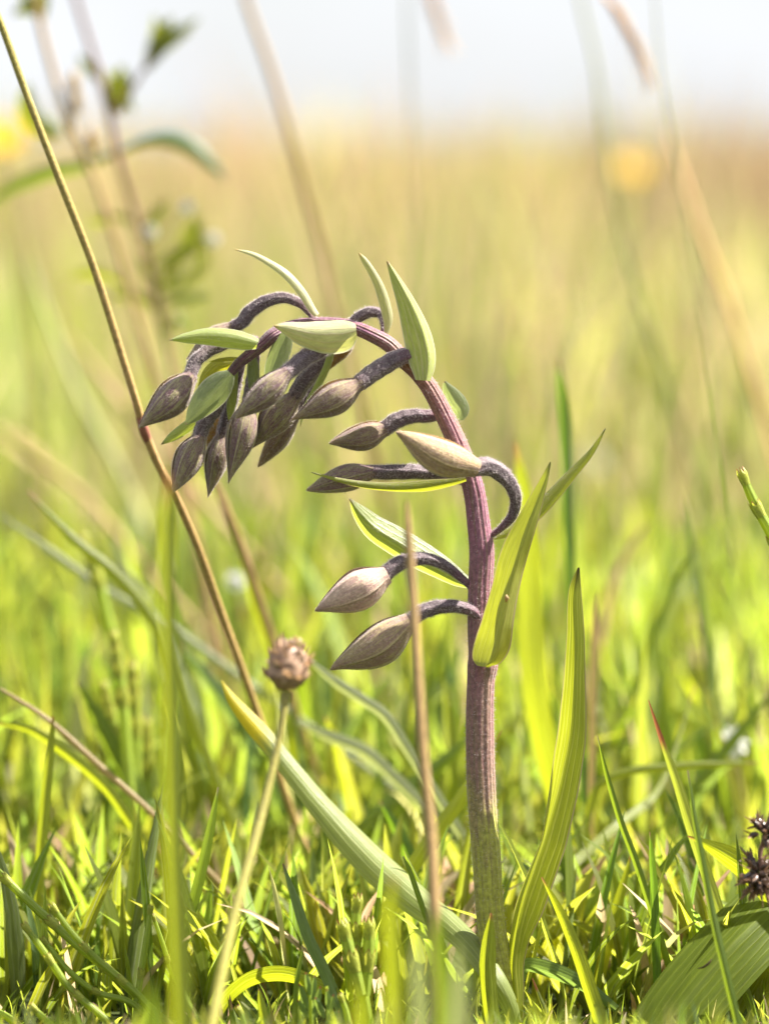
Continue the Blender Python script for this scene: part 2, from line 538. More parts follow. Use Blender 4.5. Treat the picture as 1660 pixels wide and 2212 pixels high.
M['turf'] = leaf_mat('turf', (1.0, 1.0, 1.0), (2.95, 2.75, 1.3), veins=3, vein=0.12, vein_col=(0.2, 0.22, 0.04), tinted=True, mottled=0.3, tmix=0.64, spec=0.3)
M['straw'] = stalk_mat('straw', [(0.0, (0.31, 0.20, 0.08)), (1.0, (0.34, 0.22, 0.09))], (0.24, 0.14, 0.05), sheen=0.1, amount=0.4)
M['straw_orange'] = stalk_mat('orange_straw', [(0.0, (0.42, 0.24, 0.07)), (1.0, (0.48, 0.27, 0.09))], (0.34, 0.17, 0.05), sheen=0.1, amount=0.4)
M['stalk_yellow'] = stalk_mat('yellow_stalk', [(0.0, (0.42, 0.29, 0.10)), (0.42, (0.40, 0.25, 0.10)), (0.52, (0.36, 0.23, 0.08)), (0.72, (0.32, 0.24, 0.06)), (1.0, (0.28, 0.25, 0.05))],
                              (0.27, 0.16, 0.06), sheen=0.05, amount=0.4)
M['node_red'] = plain_mat('stalk_node', (0.26, 0.10, 0.075))
M['stalk_green'] = stalk_mat('green_stalk', [(0.0, (0.25, 0.23, 0.025)), (1.0, (0.24, 0.21, 0.05))], (0.17, 0.16, 0.02), sheen=0.05, amount=0.4)
M['stalk_pale'] = stalk_mat('pale_green_stalk', [(0.0, (0.26, 0.28, 0.07)), (1.0, (0.30, 0.31, 0.14))], (0.2, 0.2, 0.06), sheen=0.05, amount=0.4)
M['stalk_purple'] = stalk_mat('purple_stalk', [(0.0, (0.30, 0.18, 0.07)), (0.5, (0.24, 0.13, 0.07)), (1.0, (0.16, 0.08, 0.07))], (0.13, 0.06, 0.05), sheen=0.05, amount=0.4)
M['horsetail'] = leaf_mat('horsetail_green', (0.26, 0.35, 0.05), (0.58, 0.66, 0.06), veins=5, vein=0.5, vein_col=(0.45, 0.50, 0.14), mottled=0.25, tmix=0.45)
M['horsetail_sheath'] = leaf_mat('horsetail_sheath', (0.36, 0.39, 0.07), (0.65, 0.65, 0.07), veins=4, vein=0.3, tip=(0.25, 0.10, 0.04), tip_at=0.93, mottled=0.2)
M['seed_dry'] = plain_mat('dry_seed', (0.34, 0.22, 0.15), (0.4, 0.25, 0.15), 0.15, var=0.5, scale=900)
M['seed_pale'] = plain_mat('pale_chaff', (0.50, 0.37, 0.28), (0.5, 0.3, 0.15), 0.3, var=0.4, scale=900)
M['seed_gold'] = plain_mat('golden_husk', (0.58, 0.36, 0.11), (0.75, 0.45, 0.11), 0.5, var=0.2, scale=700)
M['seed_dark'] = plain_mat('dark_capsule', (0.050, 0.026, 0.018), rough=0.38, spec=0.5, var=0.6, scale=1200)
M['chaff_dark'] = plain_mat('dark_chaff', (0.20, 0.12, 0.075), (0.3, 0.17, 0.09), 0.2, var=0.5, scale=900)
M['lichen'] = plain_mat('lesion', (0.06, 0.03, 0.012), var=0.5, scale=1500)
M['petal'] = plain_mat('yellow_petal', (0.60, 0.36, 0.004), (0.58, 0.35, 0.004), 0.4, var=0.1)
M['petal_eye'] = plain_mat('flower_eye', (0.55, 0.32, 0.01), var=0.3)
M['petal_white'] = plain_mat('white_petal', (0.78, 0.78, 0.74), (0.7, 0.7, 0.66), 0.35, var=0.08)
M['clover'] = leaf_mat('clover', (0.055, 0.10, 0.04), (0.12, 0.22, 0.03), veins=5, vein=0.2, mottled=0.2, rough=0.4)
M['sprig'] = leaf_mat('sprig', (0.10, 0.16, 0.05), (0.26, 0.36, 0.05), veins=3, vein=0.3, tip=(0.25, 0.06, 0.04), tip_at=0.9, mottled=0.25)
M['herb_leaf'] = leaf_mat('herb_leaf', (0.13, 0.16, 0.03), (0.42, 0.45, 0.02), veins=4, vein=0.25, mottled=0.25)


def ground_mat():
    k = Mat('meadow_soil')
    tc = k.n('TexCoord')
    n1 = k.noise((tc, 'Object'), 60.0, detail=6)
    n2 = k.noise((tc, 'Object'), 0.35, detail=5)
    n3 = k.noise((tc, 'Object'), 4.0, detail=5)
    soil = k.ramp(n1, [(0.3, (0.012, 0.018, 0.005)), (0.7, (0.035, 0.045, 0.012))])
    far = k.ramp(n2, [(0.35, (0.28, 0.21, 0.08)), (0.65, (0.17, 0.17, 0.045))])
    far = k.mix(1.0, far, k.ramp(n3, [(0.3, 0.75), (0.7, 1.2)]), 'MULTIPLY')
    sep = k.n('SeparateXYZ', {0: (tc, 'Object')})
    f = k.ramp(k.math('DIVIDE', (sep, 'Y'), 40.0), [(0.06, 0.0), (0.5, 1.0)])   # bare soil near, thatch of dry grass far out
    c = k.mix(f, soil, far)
    bp = k.n('Bump', {'Height': n1, 'Strength': 0.6, 'Distance': 0.004})
    return k.finish(k.n('BsdfPrincipled', {'Base Color': c, 'Roughness': 0.9, 'Specular IOR Level': 0.1, 'Normal': bp}))


# ------------------------------------------------------------------ ground
gy = np.concatenate([np.linspace(-3, 0.2, 12), np.linspace(0.25, 4, 60), np.geomspace(4.2, 1500, 50)])
gx = np.concatenate([-np.geomspace(1500, 0.05, 40), np.linspace(-0.04, 0.04, 5), np.geomspace(0.05, 1500, 40)])
GX, GY = np.meshgrid(gx, gy)
GZ = np.where(GY > 6, 0.02 * np.sin(GX * 0.7 + 1) * np.cos(GY * 0.5) * np.minimum(1, (GY - 6) / 10), 0.0)
v, f, u = grid(np.stack([GX, GY, GZ], -1))
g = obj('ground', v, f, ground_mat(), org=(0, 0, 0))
tag(g, 'flat meadow ground hidden under the grass', 'ground', kind='structure')


# ------------------------------------------------------------------ grass that nobody could count
PAL = {  # reflectance of one blade
    'fresh': (0.115, 0.155, 0.020), 'yellow': (0.150, 0.170, 0.020), 'deep': (0.070, 0.110, 0.016),
    'grey': (0.10, 0.14, 0.06), 'straw': (0.36, 0.275, 0.165), 'tan': (0.31, 0.20, 0.125), 'pale': (0.25, 0.26, 0.12)}


def turf(name, base, length, width, lean, bend, az, colr, rows, cols, label, thick_at=0.35):
    n = len(base)
    s = np.linspace(0, 1, rows)
    th = lean[:, None] + bend[:, None] * s[None, :] ** 1.4
    ds = length[:, None] / (rows - 1)
    hx = np.concatenate([np.zeros((n, 1)), np.cumsum(np.sin(th[:, :-1]) * ds, 1)], 1)
    hz = np.concatenate([np.zeros((n, 1)), np.cumsum(np.cos(th[:, :-1]) * ds, 1)], 1)
    C = np.zeros((n, rows, 3))
    C[..., 0] = base[:, 0:1] + hx * np.cos(az)[:, None]
    C[..., 1] = base[:, 1:2] + hx * np.sin(az)[:, None]
    C[..., 2] = base[:, 2:3] + hz
    tw = rng.uniform(-0.9, 0.9, n)[:, None] * s[None, :] + rng.uniform(-1.5, 1.5, n)[:, None]
    side = np.stack([-np.sin(az)[:, None] * np.cos(tw) + np.cos(az)[:, None] * np.sin(tw) * 0.6,
                     np.cos(az)[:, None] * np.cos(tw) + np.sin(az)[:, None] * np.sin(tw) * 0.6, 0.0 * tw], -1)
    side = unit(side)
    prof = np.interp(s, [0, thick_at, 0.75, 1], [0.7, 1, 0.62, 0.0])
    hw = width[:, None] * 0.5 * prof[None, :]
    if cols == 2:
        V = np.stack([C - side * hw[..., None], C + side * hw[..., None]], 2)
    else:
        T = unit(np.gradient(C, axis=1))
        N = unit(np.cross(side, T))
        V = np.stack([C - side * hw[..., None], C + N * (hw * 0.45)[..., None], C + side * hw[..., None]], 2)
    V = V.reshape(-1, 3)
    loc = np.arange(rows * cols).reshape(rows, cols)
    f1 = np.stack([loc[:-1, :-1], loc[:-1, 1:], loc[1:, 1:], loc[1:, :-1]], -1).reshape(-1, 4)
    F = (f1[None] + (np.arange(n) * rows * cols)[:, None, None]).reshape(-1, 4)
    uu, vv = np.meshgrid(np.linspace(0, 1, cols), s)
    U = np.tile(np.stack([uu, vv], -1).reshape(-1, 2), (n, 1))
    U = U + np.repeat(rng.random((n, 1)) * 7, rows * cols, 0) * np.array([1, 0])
    VC = np.repeat(colr, rows * cols, 0)
    o = obj(name, V, F, M['turf'], uv=U, vcol=VC, org=(0, 0, 0))
    return tag(o, label, 'grass', kind='stuff')


def pick(n, weights):
    keys = list(weights)
    w = np.array([weights[k] for k in keys], float)
    i = rng.choice(len(keys), n, p=w / w.sum())
    c = np.array([PAL[k] for k in keys])[i]
    c = c * rng.uniform(0.75, 1.25, (n, 1)) * rng.uniform(0.93, 1.07, (n, 3))
    dry = np.array([{'straw': 1.0, 'tan': 1.0, 'pale': 0.6, 'grey': 0.35}.get(k, 0.0) for k in keys])[i]
    return np.concatenate([c, dry[:, None]], 1), i


def scatter(n, y0, y1, kx, mx, gamma=1.0):
    """points in a wedge before the camera, even per square metre when gamma = 1"""
    out = []
    while sum(map(len, out)) < n:
        y = rng.uniform(y0, y1, n) if gamma == 1 else y0 * (y1 / y0) ** rng.random(n)
        x = rng.uniform(-1, 1, n) * (kx * y1 + mx)
        ok = np.abs(x) < kx * y + mx
        out.append(np.stack([x, y, np.full(n, -0.001)], 1)[ok])
    return np.concatenate(out)[:n]


def cap_heights(base, length, vmin):
    """keep blades before and around the orchid low enough not to stand in front of it"""
    q = base - CAM
    d = q @ FWD
    vv = vmin
    zmax = HC - d * np.tan(PITCH + np.arctan((vv - H_PX / 2) * PXM / D))
    return np.minimum(length, np.maximum(zmax, 0.006) * 1.1)


# near turf
n = 22000
b = scatter(n, 0.36, 0.95, 0.26, 0.06)
L = rng.gamma(7, 0.044 / 7, n) * np.interp(b[:, 1], [0.5, 0.57, 0.62, 0.95], [0.95, 1.0, 1.15, 1.35])
vlim = np.where(b[:, 1] < 0.50, rng.uniform(2120, 2400, n), np.where(b[:, 1] < 0.57, rng.uniform(1680, 2160, n), np.where(b[:, 1] < 0.66, rng.uniform(1330, 1850, n), rng.uniform(1030, 1600, n))))
L = cap_heights(b, L, vlim)
c, ci = pick(n, {'fresh': 5, 'yellow': 4.2, 'deep': 1.6, 'grey': 0.5, 'straw': 0.3, 'pale': 0.6})
turf('turf_grass', b, L, np.minimum(rng.uniform(0.0011, 0.0032, n), L * .085), rng.uniform(0.0, 0.42, n), rng.uniform(-0.1, 1.25, n) ** 2 * 0.8, rng.uniform(0, 2 * np.pi, n), c, 7, 3,
     'short green meadow turf growing close round the foot of the orchid')
# low undergrowth of short bent leaves that covers the soil
n = 7500
b = scatter(n, 0.44, 0.78, 0.16, 0.03)
L = rng.uniform(0.010, 0.026, n)
L = np.minimum(L, cap_heights(b, L, np.where(b[:, 1] < .5, 2140, 1700)))
c, ci = pick(n, {'fresh': 5, 'yellow': 5.0, 'deep': 1.2, 'straw': 0.8, 'tan': 0.6})
turf('low_grass', b, L, L * rng.uniform(.08, .15, n), rng.uniform(0.1, 0.7, n), rng.uniform(0.1, 1.1, n), rng.uniform(0, 2 * np.pi, n), c, 6, 3,
     'low tangle of short bent leaves covering the soil under the turf')
# middle distance: green grass
n = 26000
b = scatter(n, 0.95, 3.2, 0.26, 0.08)
L = rng.gamma(7, 0.055 / 7, n)
far = np.interp(b[:, 1], [0.95, 3.2], [0, 1])
c, ci = pick(n, {'fresh': 4.5, 'yellow': 2.6, 'deep': 1.0, 'grey': 2.0, 'straw': 3.0, 'pale': 4.0})
st, _ = pick(n, {'straw': 3, 'pale': 1.5, 'tan': 1.8})
m = rng.random(n) < far * 0.5
c[m] = st[m]
turf('meadow_grass', b, L, rng.uniform(0.0014, 0.0032, n), rng.uniform(0.0, 0.5, n), rng.uniform(-0.1, 1.4, n) ** 2 * 0.7, rng.uniform(0, 2 * np.pi, n), c, 5, 2,
     'soft yellow-green meadow grass stretching away behind the orchid')
# middle distance: thin dry flowering stalks standing over the green
n = 3600
b = scatter(n, 0.85, 3.6, 0.26, 0.05)
L = rng.uniform(0.07, 0.15, n)
c, _ = pick(n, {'straw': 3, 'tan': 1.6, 'pale': 1.6, 'yellow': 0.7})
turf('dry_stalk_grass', b, L, rng.uniform(0.0009, 0.0018, n), rng.uniform(0.0, 0.35, n), rng.uniform(0, 0.6, n), rng.uniform(0, 2 * np.pi, n), c, 5, 2,
     'thin straw coloured stalks scattered over the green meadow grass', thick_at=0.2)
# far meadow, dry
n = 40000
b = scatter(n, 3.2, 14, 0.24, 0.1, 2)
L = rng.gamma(8, 0.10 / 8, n)
c, _ = pick(n, {'straw': 3.6, 'tan': 2.2, 'pale': 2.0, 'yellow': 1.0, 'fresh': 0.5})
turf('tall_meadow_grass', b, L, rng.uniform(0.004, 0.010, n), rng.uniform(0.0, 0.4, n), rng.uniform(0, 0.9, n), rng.uniform(0, 2 * np.pi, n), c, 4, 2,
     'tall straw coloured grass of the meadow below the skyline')
n = 26000
b = scatter(n, 14, 90, 0.22, 0.3, 2)
L = rng.gamma(8, 0.15 / 8, n)
c, _ = pick(n, {'straw': 3.0, 'tan': 3.4, 'pale': 1.0, 'yellow': 0.4})
turf('skyline_grass', b, L, rng.uniform(0.03, 0.08, n), rng.uniform(0.0, 0.4, n), rng.uniform(0, 0.9, n), rng.uniform(0, 2 * np.pi, n), c, 4, 2,
     'far brownish dry grass along the meadow skyline')

# brown tussock on the right skyline
n = 420
tc0 = P(1690, 330, 2.6)
b = np.stack([tc0[0] + rng.normal(size=n) * .055, tc0[1] + rng.normal(size=n) * .06, np.full(n, -.001)], 1)
c, _ = pick(n, {'tan': 4, 'straw': 1})
c[:, :3] *= .75
turf('dry_tussock', b, rng.uniform(.10, .165, n), rng.uniform(.002, .005, n), rng.uniform(0, .25, n), rng.uniform(0, .7, n), rng.uniform(0, 2 * np.pi, n), c, 5, 2,
     'brown dry tussock rising over the skyline at the right of the meadow')

# ------------------------------------------------------------------ the orchid
foot = P(1114, 2236, 0)
foot[2] = 0.0
orchid = thing('orchid', foot, 'nodding purple-stemmed orchid spike with hairy drooping buds and pointed green bracts', 'orchid')
SEED = [100]


def nxt():
    SEED[0] += 1
    return SEED[0]


stem_px = [(1122, 2240, 30, 0), (1106, 2170, 40, 0), (1084, 2108, 54, 0), (1065, 2034, 60, 0), (1056, 1961, 61, 0), (1050, 1863, 62, 0),
           (1039, 1717, 61, 0), (1035, 1570, 60, 0), (1037, 1470, 60, 0), (1041, 1436, 67, 0), (1040, 1415, 60, 0), (1036, 1361, 55, 0), (1036, 1277, 52, 0), (1039, 1193, 53, 0),
           (1032, 1129, 49, 0), (1025, 1075, 47, 0), (1016, 1037, 46, 0), (991, 968, 43, 0), (962, 904, 40, 0), (928, 840, 37, 0),
           (899, 803, 36, 0), (871, 778, 35, 0), (840, 745, 34, 0), (803, 724, 32, 0), (764, 708, 30, 1), (720, 701, 30, 3), (670, 701, 30, 3),
           (625, 709, 30, 2), (591, 723, 29, 0), (571, 741, 28, 0), (548, 760, 26, 0), (519, 783, 23, 0), (498, 806, 19, 0), (490, 818, 3, 0)]
C, Wd = curve_px(stem_px, 0, 260)
A = tube_grid(C, Wd / 2, 42, ribs=7, rib_depth=0.045, wob=0.02)
# swollen joints where the leaves and bracts leave the stem
v, f, u = grid(A)
stem = obj('stem', v, f, M['stem'], orchid, uv=u)
hv, hf = hairs(v, f, 9000, 0.00036, 0.000026, nxt())
tag(obj('stem_hair', hv, hf, M['hair'], stem), kind='stuff')

BUD_T = [0, .06, .15, .27, .38, .55, .70, .82, .92, 1.0]
BUD_R = [.36, .50, .76, .95, 1.0, .86, .60, .36, .16, .015]


def bud(ov, tip, w, mat, d, roll=0.0, belly=0.0, plump=0.0, curl=0.0, ribs=0.07, hair_n=5200):
    """ov: ovary stalk from the stem to the bud; tip: bud tip; d = depth in mm at the stem, bud base, tip"""
    ovd = np.interp(np.linspace(0, 1, len(ov)), [0, 1], d[:2])
    C, Wd = curve_px([(*p[:3], (p[3] if len(p) > 3 else z)) for p, z in zip(ov, ovd)], 0, 46)
    base, end = C[-1], P(*tip, d[2] / 1000)
    ax = end - base
    Lb = np.linalg.norm(ax)
    ax = ax / Lb
    vdir = unit(CAM - base)
    S = unit(np.cross(ax, vdir))
    N = np.cross(S, ax)
    if S[2] < 0:                       # S points up the picture
        S, N = -S, -N
    hw = w / 2 * PXM
    rows = 30
    t = np.linspace(0, 1, rows)
    R = np.interp(t, np.array(BUD_T), np.array(BUD_R))
    R = np.convolve(np.pad(R, 2, mode='edge'), np.ones(5) / 5, 'valid')
    R[-1] = 0.012
    R[-2] = min(R[-2], .09)
    R = R ** (1 - plump * 0.35 + 0.22 * math.sin(SEED[0] * 2.3))
    neck = Wd[-1] / 2 / hw
    R[:4] = np.maximum(R[:4], neck * np.array([1, 1.0, .9, .8]))
    cen = base[None] + ax[None] * (t * Lb - 0.0004 * (1 - t) ** 6)[:, None] - S[None] * (hw * belly * np.sin(np.pi * np.clip(t * 1.1, 0, 1)) ** 1.3)[:, None] \
        + S[None] * (hw * curl * t ** 2 * (1 - t) * 3)[:, None]

    def shell(th, k):
        return cen[:, None, :] + (hw * R[:, None] * k)[..., None] * (
            S[None, None] * np.cos(th)[None, :, None] + N[None, None] * np.sin(th)[None, :, None])

    th = np.linspace(0, 2 * np.pi, 25)
    core = shell(th, np.full((rows, 25), 0.86))
    v, f, u = grid(core)
    bo = obj('flower_bud', v, f, mat, orchid, uv=u, org=base)
    shells = []
    for q in range(3):
        a0 = roll + q * 2 * np.pi / 3
        loc = np.linspace(-1, 1, 21)
        half = np.radians(74)
        k = 0.95 + 0.085 * loc + ribs * np.exp(-(loc / 0.10) ** 2) - 0.03 * np.abs(np.abs(loc) - 0.5)
        wav = 1 + 0.018 * np.sin(t * 11 + q * 2 + SEED[0])[:, None] * loc[None, :]
        ss = np.clip(t / .16, 0, 1)[:, None]
        ss = ss * ss * (3 - 2 * ss)
        kk = 0.97 + (k[None, :] * wav - 0.97) * ss
        sh = shell(a0 + loc * half, kk)
        v2, f2, u2 = grid(sh)
        obj('sepal', v2, f2, mat, bo, uv=u2)
        shells.append((v2, f2))
    HV, HF = [], []
    for q, (v2, f2) in enumerate(shells):
        hv, hf = hairs(v2, f2, hair_n // 3, 0.00022, 0.000022, nxt(), lean=.9, out_of=(base, ax))
        HV.append(hv); HF.append(hf + sum(map(len, HV[:-1])))
    tag(obj('down', np.concatenate(HV), np.concatenate(HF), M['hair_dim'], bo), kind='stuff')
    if len(ov) > 1:
        Ao = tube_grid(C, Wd / 2, 24, ribs=6, rib_depth=0.085, wob=0.03)
        v3, f3, u3 = grid(Ao)
        oo = obj('ovary', v3, f3, M['ovary'], bo, uv=u3)
        area = Wd.mean() * np.linalg.norm(np.diff(C, axis=0), axis=1).sum() * 3
        hv, hf = hairs(v3, f3, int(area / 1.5e-8), 0.00034, 0.000026, nxt(), lean=0.9)
        tag(obj('ovary_hair', hv, hf, M['hair'], bo), kind='stuff')
    return bo


# upper cluster
bud([(556, 738, 22), (510, 735, 26), (477, 745, 28), (446, 760, 29), (421, 783, 29), (410, 816, 27)], (300, 925), 76, M['sepal_purple'], (0, -3, -5), roll=0.9, belly=.12)
bud([(679, 690, 12), (671, 678, 15), (648, 655, 20), (609, 643, 24), (571, 653, 28), (540, 674, 30), (522, 697, 28), (503, 706, 26)], (402, 776), 58, M['sepal_brown'], (3, 6, 7), roll=0.4)
bud([(493, 815, 20), (480, 850, 26), (465, 882, 30), (450, 901, 31), (436, 925, 30), (430, 948, 28)], (374, 1063), 66, M['sepal_purple'], (2, 1, -1), roll=1.1, belly=-.05)
bud([(520, 785, 18), (505, 850, 24), (490, 900, 26), (480, 938, 26)], (449, 1076), 56, M['sepal_purple'], (4, 5, 5), roll=1.3)
bud([(505, 800, 16), (492, 840, 20), (482, 878, 20)], (447, 968), 42, M['sepal_amber'], (6, 9, 10), roll=.2)
bud([(550, 765, 20), (545, 820, 26), (537, 872, 28)], (493, 1046), 72, M['sepal_purple'], (2, 2, 1), roll=1.45, belly=.05)
bud([(722, 712, 22, -1), (708, 744, 30), (690, 757, 36), (661, 771, 37), (632, 795, 36), (616, 808, 33)], (508, 903), 64, M['sepal_purple'], (-2, -6, -7), roll=.75, belly=.08)
bud([(712, 730, 20), (700, 768, 30), (684, 792, 34), (655, 826, 34), (636, 858, 32)], (546, 968), 76, M['sepal_purple'], (2, 3, 3), roll=.95, belly=-.12)
bud([(700, 790, 18), (665, 850, 22), (632, 905, 24)], (557, 1009), 48, M['sepal_brown'], (6, 8, 9), roll=.4)
bud([(893, 772, 26, -1), (880, 768, 32), (858, 774, 35), (828, 791, 37), (797, 811, 36), (776, 828, 34)], (626, 909), 74, M['sepal_brown'], (-2, -4, -5), roll=.85, belly=.10)
bud([(943, 896, 22), (931, 899, 26), (890, 899, 31), (856, 909, 35), (830, 927, 33)], (711, 958), 62, M['sepal_brown'], (2, 2, 1), roll=.9, belly=.16)
bud([(826, 725, 12), (829, 700, 15), (821, 678, 19), (799, 674, 23), (775, 685, 25), (755, 706, 26)], (708, 802), 56, M['sepal_amber'], (5, 8, 9), roll=.5)
# the four lower buds
bud([(1060, 1156, 12), (1085, 1138, 15), (1106, 1112, 21), (1113, 1085, 25), (1106, 1053, 29), (1083, 1024, 34), (1054, 1008, 37), (1024, 1010, 36)],
    (855, 933), 82, M['sepal_tan'], (0, -6, -9), roll=.55, belly=.22, plump=.4)
bud([(1012, 1042, 20), (970, 1026, 28), (922, 1020, 31), (884, 1019, 33), (842, 1020, 33), (800, 1020, 30)], (661, 1059), 62, M['sepal_purple'], (3, 1, 0), roll=.35, belly=-.10, plump=.5)
bud([(1022, 1274, 12), (1000, 1253, 16), (969, 1227, 21), (927, 1208, 26), (884, 1210, 31), (851, 1223, 34), (830, 1244, 32)], (680, 1320), 92, M['sepal_cream'], (0, -3, -4), roll=.7, belly=.06, plump=.35)
bud([(1036, 1336, 16), (1022, 1322, 22), (990, 1311, 27), (948, 1311, 31), (907, 1324, 33), (880, 1346, 30)], (713, 1447), 94, M['sepal_mauve'], (-1, -3, -3), roll=.62, belly=.22)


def leaf(name, pts, mat, dd=0, n=40, cols=11, roll=0.0, cup=0.3, vee=False, twist=0.0, wave=0.0, parent=orchid, label=None, keel=0.0):
    C, Wd = curve_px(pts[::-1], dd, n)      # UV v = 0 at the base
    v, f, u = grid(blade_grid(C, Wd, roll, cup, cols, vee, twist, wave, keel))
    o = obj(name, v, f, mat, parent, uv=u)
    if name == 'bract':
        nh = int(Wd.mean() * np.linalg.norm(np.diff(C, axis=0), axis=1).sum() / 3.0e-8)
        hv, hf = hairs(v, f, nh, 0.00012, 0.000022, nxt(), lean=.9)
        tag(obj('down', hv, hf, M['hair'], o), kind='stuff')
    if label: o['label'] = label
    return o


# bracts: rows tip -> base
leaf('bract', [(364, 735, 0), (400, 727, 24), (452, 721, 42), (505, 726, 46), (538, 734, 38), (557, 740, 24)], M['bract'], -5, cup=.8, roll=-.4)
b_big = leaf('bract', [(590, 703, 2), (622, 706, 34), (660, 713, 60), (705, 716, 78), (740, 714, 76), (758, 712, 60), (769, 711, 34)], M['bract_pale'], -6, cup=.85, roll=-.4)
leaf('bract', [(506, 538, 2), (545, 547, 12), (583, 566, 17), (620, 591, 22), (653, 628, 23), (677, 668, 20), (686, 680, 14)], M['bract_pale'], 2, cup=.5, roll=-.6)
leaf('bract', [(775, 546, 3), (787, 558, 14), (803, 580, 19), (822, 614, 24), (837, 656, 28), (843, 690, 25), (836, 722, 10)], M['bract_pale'], 1, cup=.9, roll=[-.6, -.5, -.5])
leaf('bract', [(836, 564, 4), (857, 604, 24), (882, 655, 44), (904, 711, 62), (916, 756, 66), (919, 790, 58), (917, 822, 34)], M['bract_lit'], -4, cup=.75, roll=-.3, vee=True, keel=.25)
leaf('bract', [(959, 824, 6), (966, 840, 26), (981, 866, 44), (994, 886, 38), (994, 908, 12)], M['bract_grey'], 5, cup=.3, roll=.2)
leaf('bract', [(672, 1020, 2), (725, 1035, 9), (779, 1046, 15), (834, 1052, 19), (884, 1053, 23), (927, 1050, 26), (975, 1043, 18), (1006, 1036, 10)], M['leaf_upper'], -2.5, cup=.5, roll=[.4, .1, -.2])
leaf('bract', [(754, 1077, 3), (775, 1108, 34), (806, 1142, 54), (850, 1170, 62), (900, 1200, 62), (950, 1228, 52), (990, 1252, 36), (1018, 1264, 18)], M['bract'], 5, cup=.8, roll=.15, vee=True)
leaf('bract', [(1307, 925, 2), (1276, 974, 15), (1238, 1016, 24), (1196, 1062, 32), (1154, 1105, 36), (1105, 1142, 28), (1057, 1162, 10)], M['leaf_upper'], 3.5, cup=.5, roll=.45)
leaf('bract', [(553, 876, 2), (551, 850, 20), (549, 820, 27), (548, 790, 25), (546, 768, 16)], M['bract'], 1, cup=.6, roll=.2)
leaf('bract', [(574, 836, 4), (588, 800, 40), (602, 762, 46), (613, 735, 38), (620, 715, 18)], M['bract_grey'], -1.0, cup=.5, roll=-.2)
leaf('bract', [(400, 917, 2), (418, 898, 34), (440, 873, 58), (466, 845, 66), (486, 822, 50), (499, 807, 22)], M['bract_grey'], -6, cup=.45, roll=.15)
leaf('bract', [(348, 960, 2), (372, 944, 20), (400, 925, 26), (430, 900, 22), (470, 850, 14), (492, 815, 8)], M['bract'], 4, cup=.4)
leaf('bract', [(428, 835, 2), (448, 810, 26), (470, 792, 32), (490, 788, 22), (505, 782, 10)], M['bract_yellow'], 5, cup=.4)
leaf('bract', [(648, 922, 1), (660, 880, 10), (682, 842, 15), (704, 800, 17), (716, 762, 15), (722, 735, 8)], M['bract'], 1, cup=.5, roll=.3)
leaf('bract', [(494, 910, 1), (498, 885, 18), (502, 855, 22), (506, 820, 16), (512, 795, 8)], M['bract'], 3, cup=.4)
leaf('bract', [(452, 781, 1), (475, 777, 7), (500, 775, 9), (522, 776, 6)], M['bract_yellow'], 4, cup=.4)

# leaves
leaf('leaf', [(1188, 998, 3), (1175, 1033, 17), (1155, 1079, 33), (1131, 1134, 50), (1108, 1193, 60), (1085, 1277, 62), (1068, 1341, 74), (1057, 1385, 82), (1049, 1410, 76), (1044, 1428, 60), (1042, 1440, 26)],
     M['leaf_upper'], -4.5, n=60, cols=15, vee=True, keel=.42, cup=[1.1, .8, .8, .7, .6], roll=[.05, .3, .1, .25, .1], wave=.10, label='upper stem leaf clasping the stem with a small brown spot')
leaf('leaf', [(1249, 1226, 4), (1241, 1275, 27), (1242, 1375, 39), (1239, 1472, 48), (1236, 1521, 55), (1229, 1595, 65), (1214, 1668, 70), (1202, 1717, 71),
              (1173, 1815, 72), (1140, 1912, 74), (1125, 1962, 72), (1112, 2030, 48), (1107, 2085, 40), (1112, 2140, 34), (1118, 2200, 22)],
     M['leaf'], -1.5, n=90, cols=15, vee=True, cup=[.7, .9, 1.0, .5, .25, .2], roll=[.1, .5, .7, .3, .05, -.1], label='tall striped leaf with a scorched dark tip')
leaf('leaf', [(478, 1470, 3, 22), (500, 1508, 22, 21), (540, 1556, 38, 20), (580, 1600, 44, 19), (622, 1650, 46, 18), (690, 1730, 58, 15), (760, 1806, 74, 12), (830, 1875, 82, 9), (900, 1936, 76, 6),
              (968, 1990, 62, 3), (1024, 2046, 54, -1), (1068, 2108, 50, -4), (1100, 2166, 40, -4), (1120, 2236, 24, -2)],
     M['leaf_pale'], 0, n=90, cols=13, cup=[.6, .5, .55, .5, .3], roll=[-.2, -.5, -.5, -.1], label='pale arching leaf with a bright yellow folded tip')
# brown spot on the upper leaf
v, f, u = grid(tube_grid(np.array([P(1093, 1285, -.0052), P(1094, 1292, -.0056), P(1092, 1300, -.0052)]), np.array([.0001, .00034, .0001]), 10))
obj('leaf_spot', v, f, M['g_straw'], orchid, uv=u)

# ------------------------------------------------------------------ single grass blades picked out of the photograph
def blade(pts, mat, label, dd=0, roll=0.0, cup=.45, n=34, cols=7, vee=True, twist=0.0, name='grass_shoot', cat='grass', group=None):
    C, Wd = curve_px(pts, dd, n, root=True)
    C, Wd = C[::-1], Wd[::-1]
    v, f, u = grid(blade_grid(C, Wd, roll, cup, cols, vee, twist))
    o = obj(name, v, f, M[mat], uv=u, org=C[0])
    return tag(o, label, cat, group)


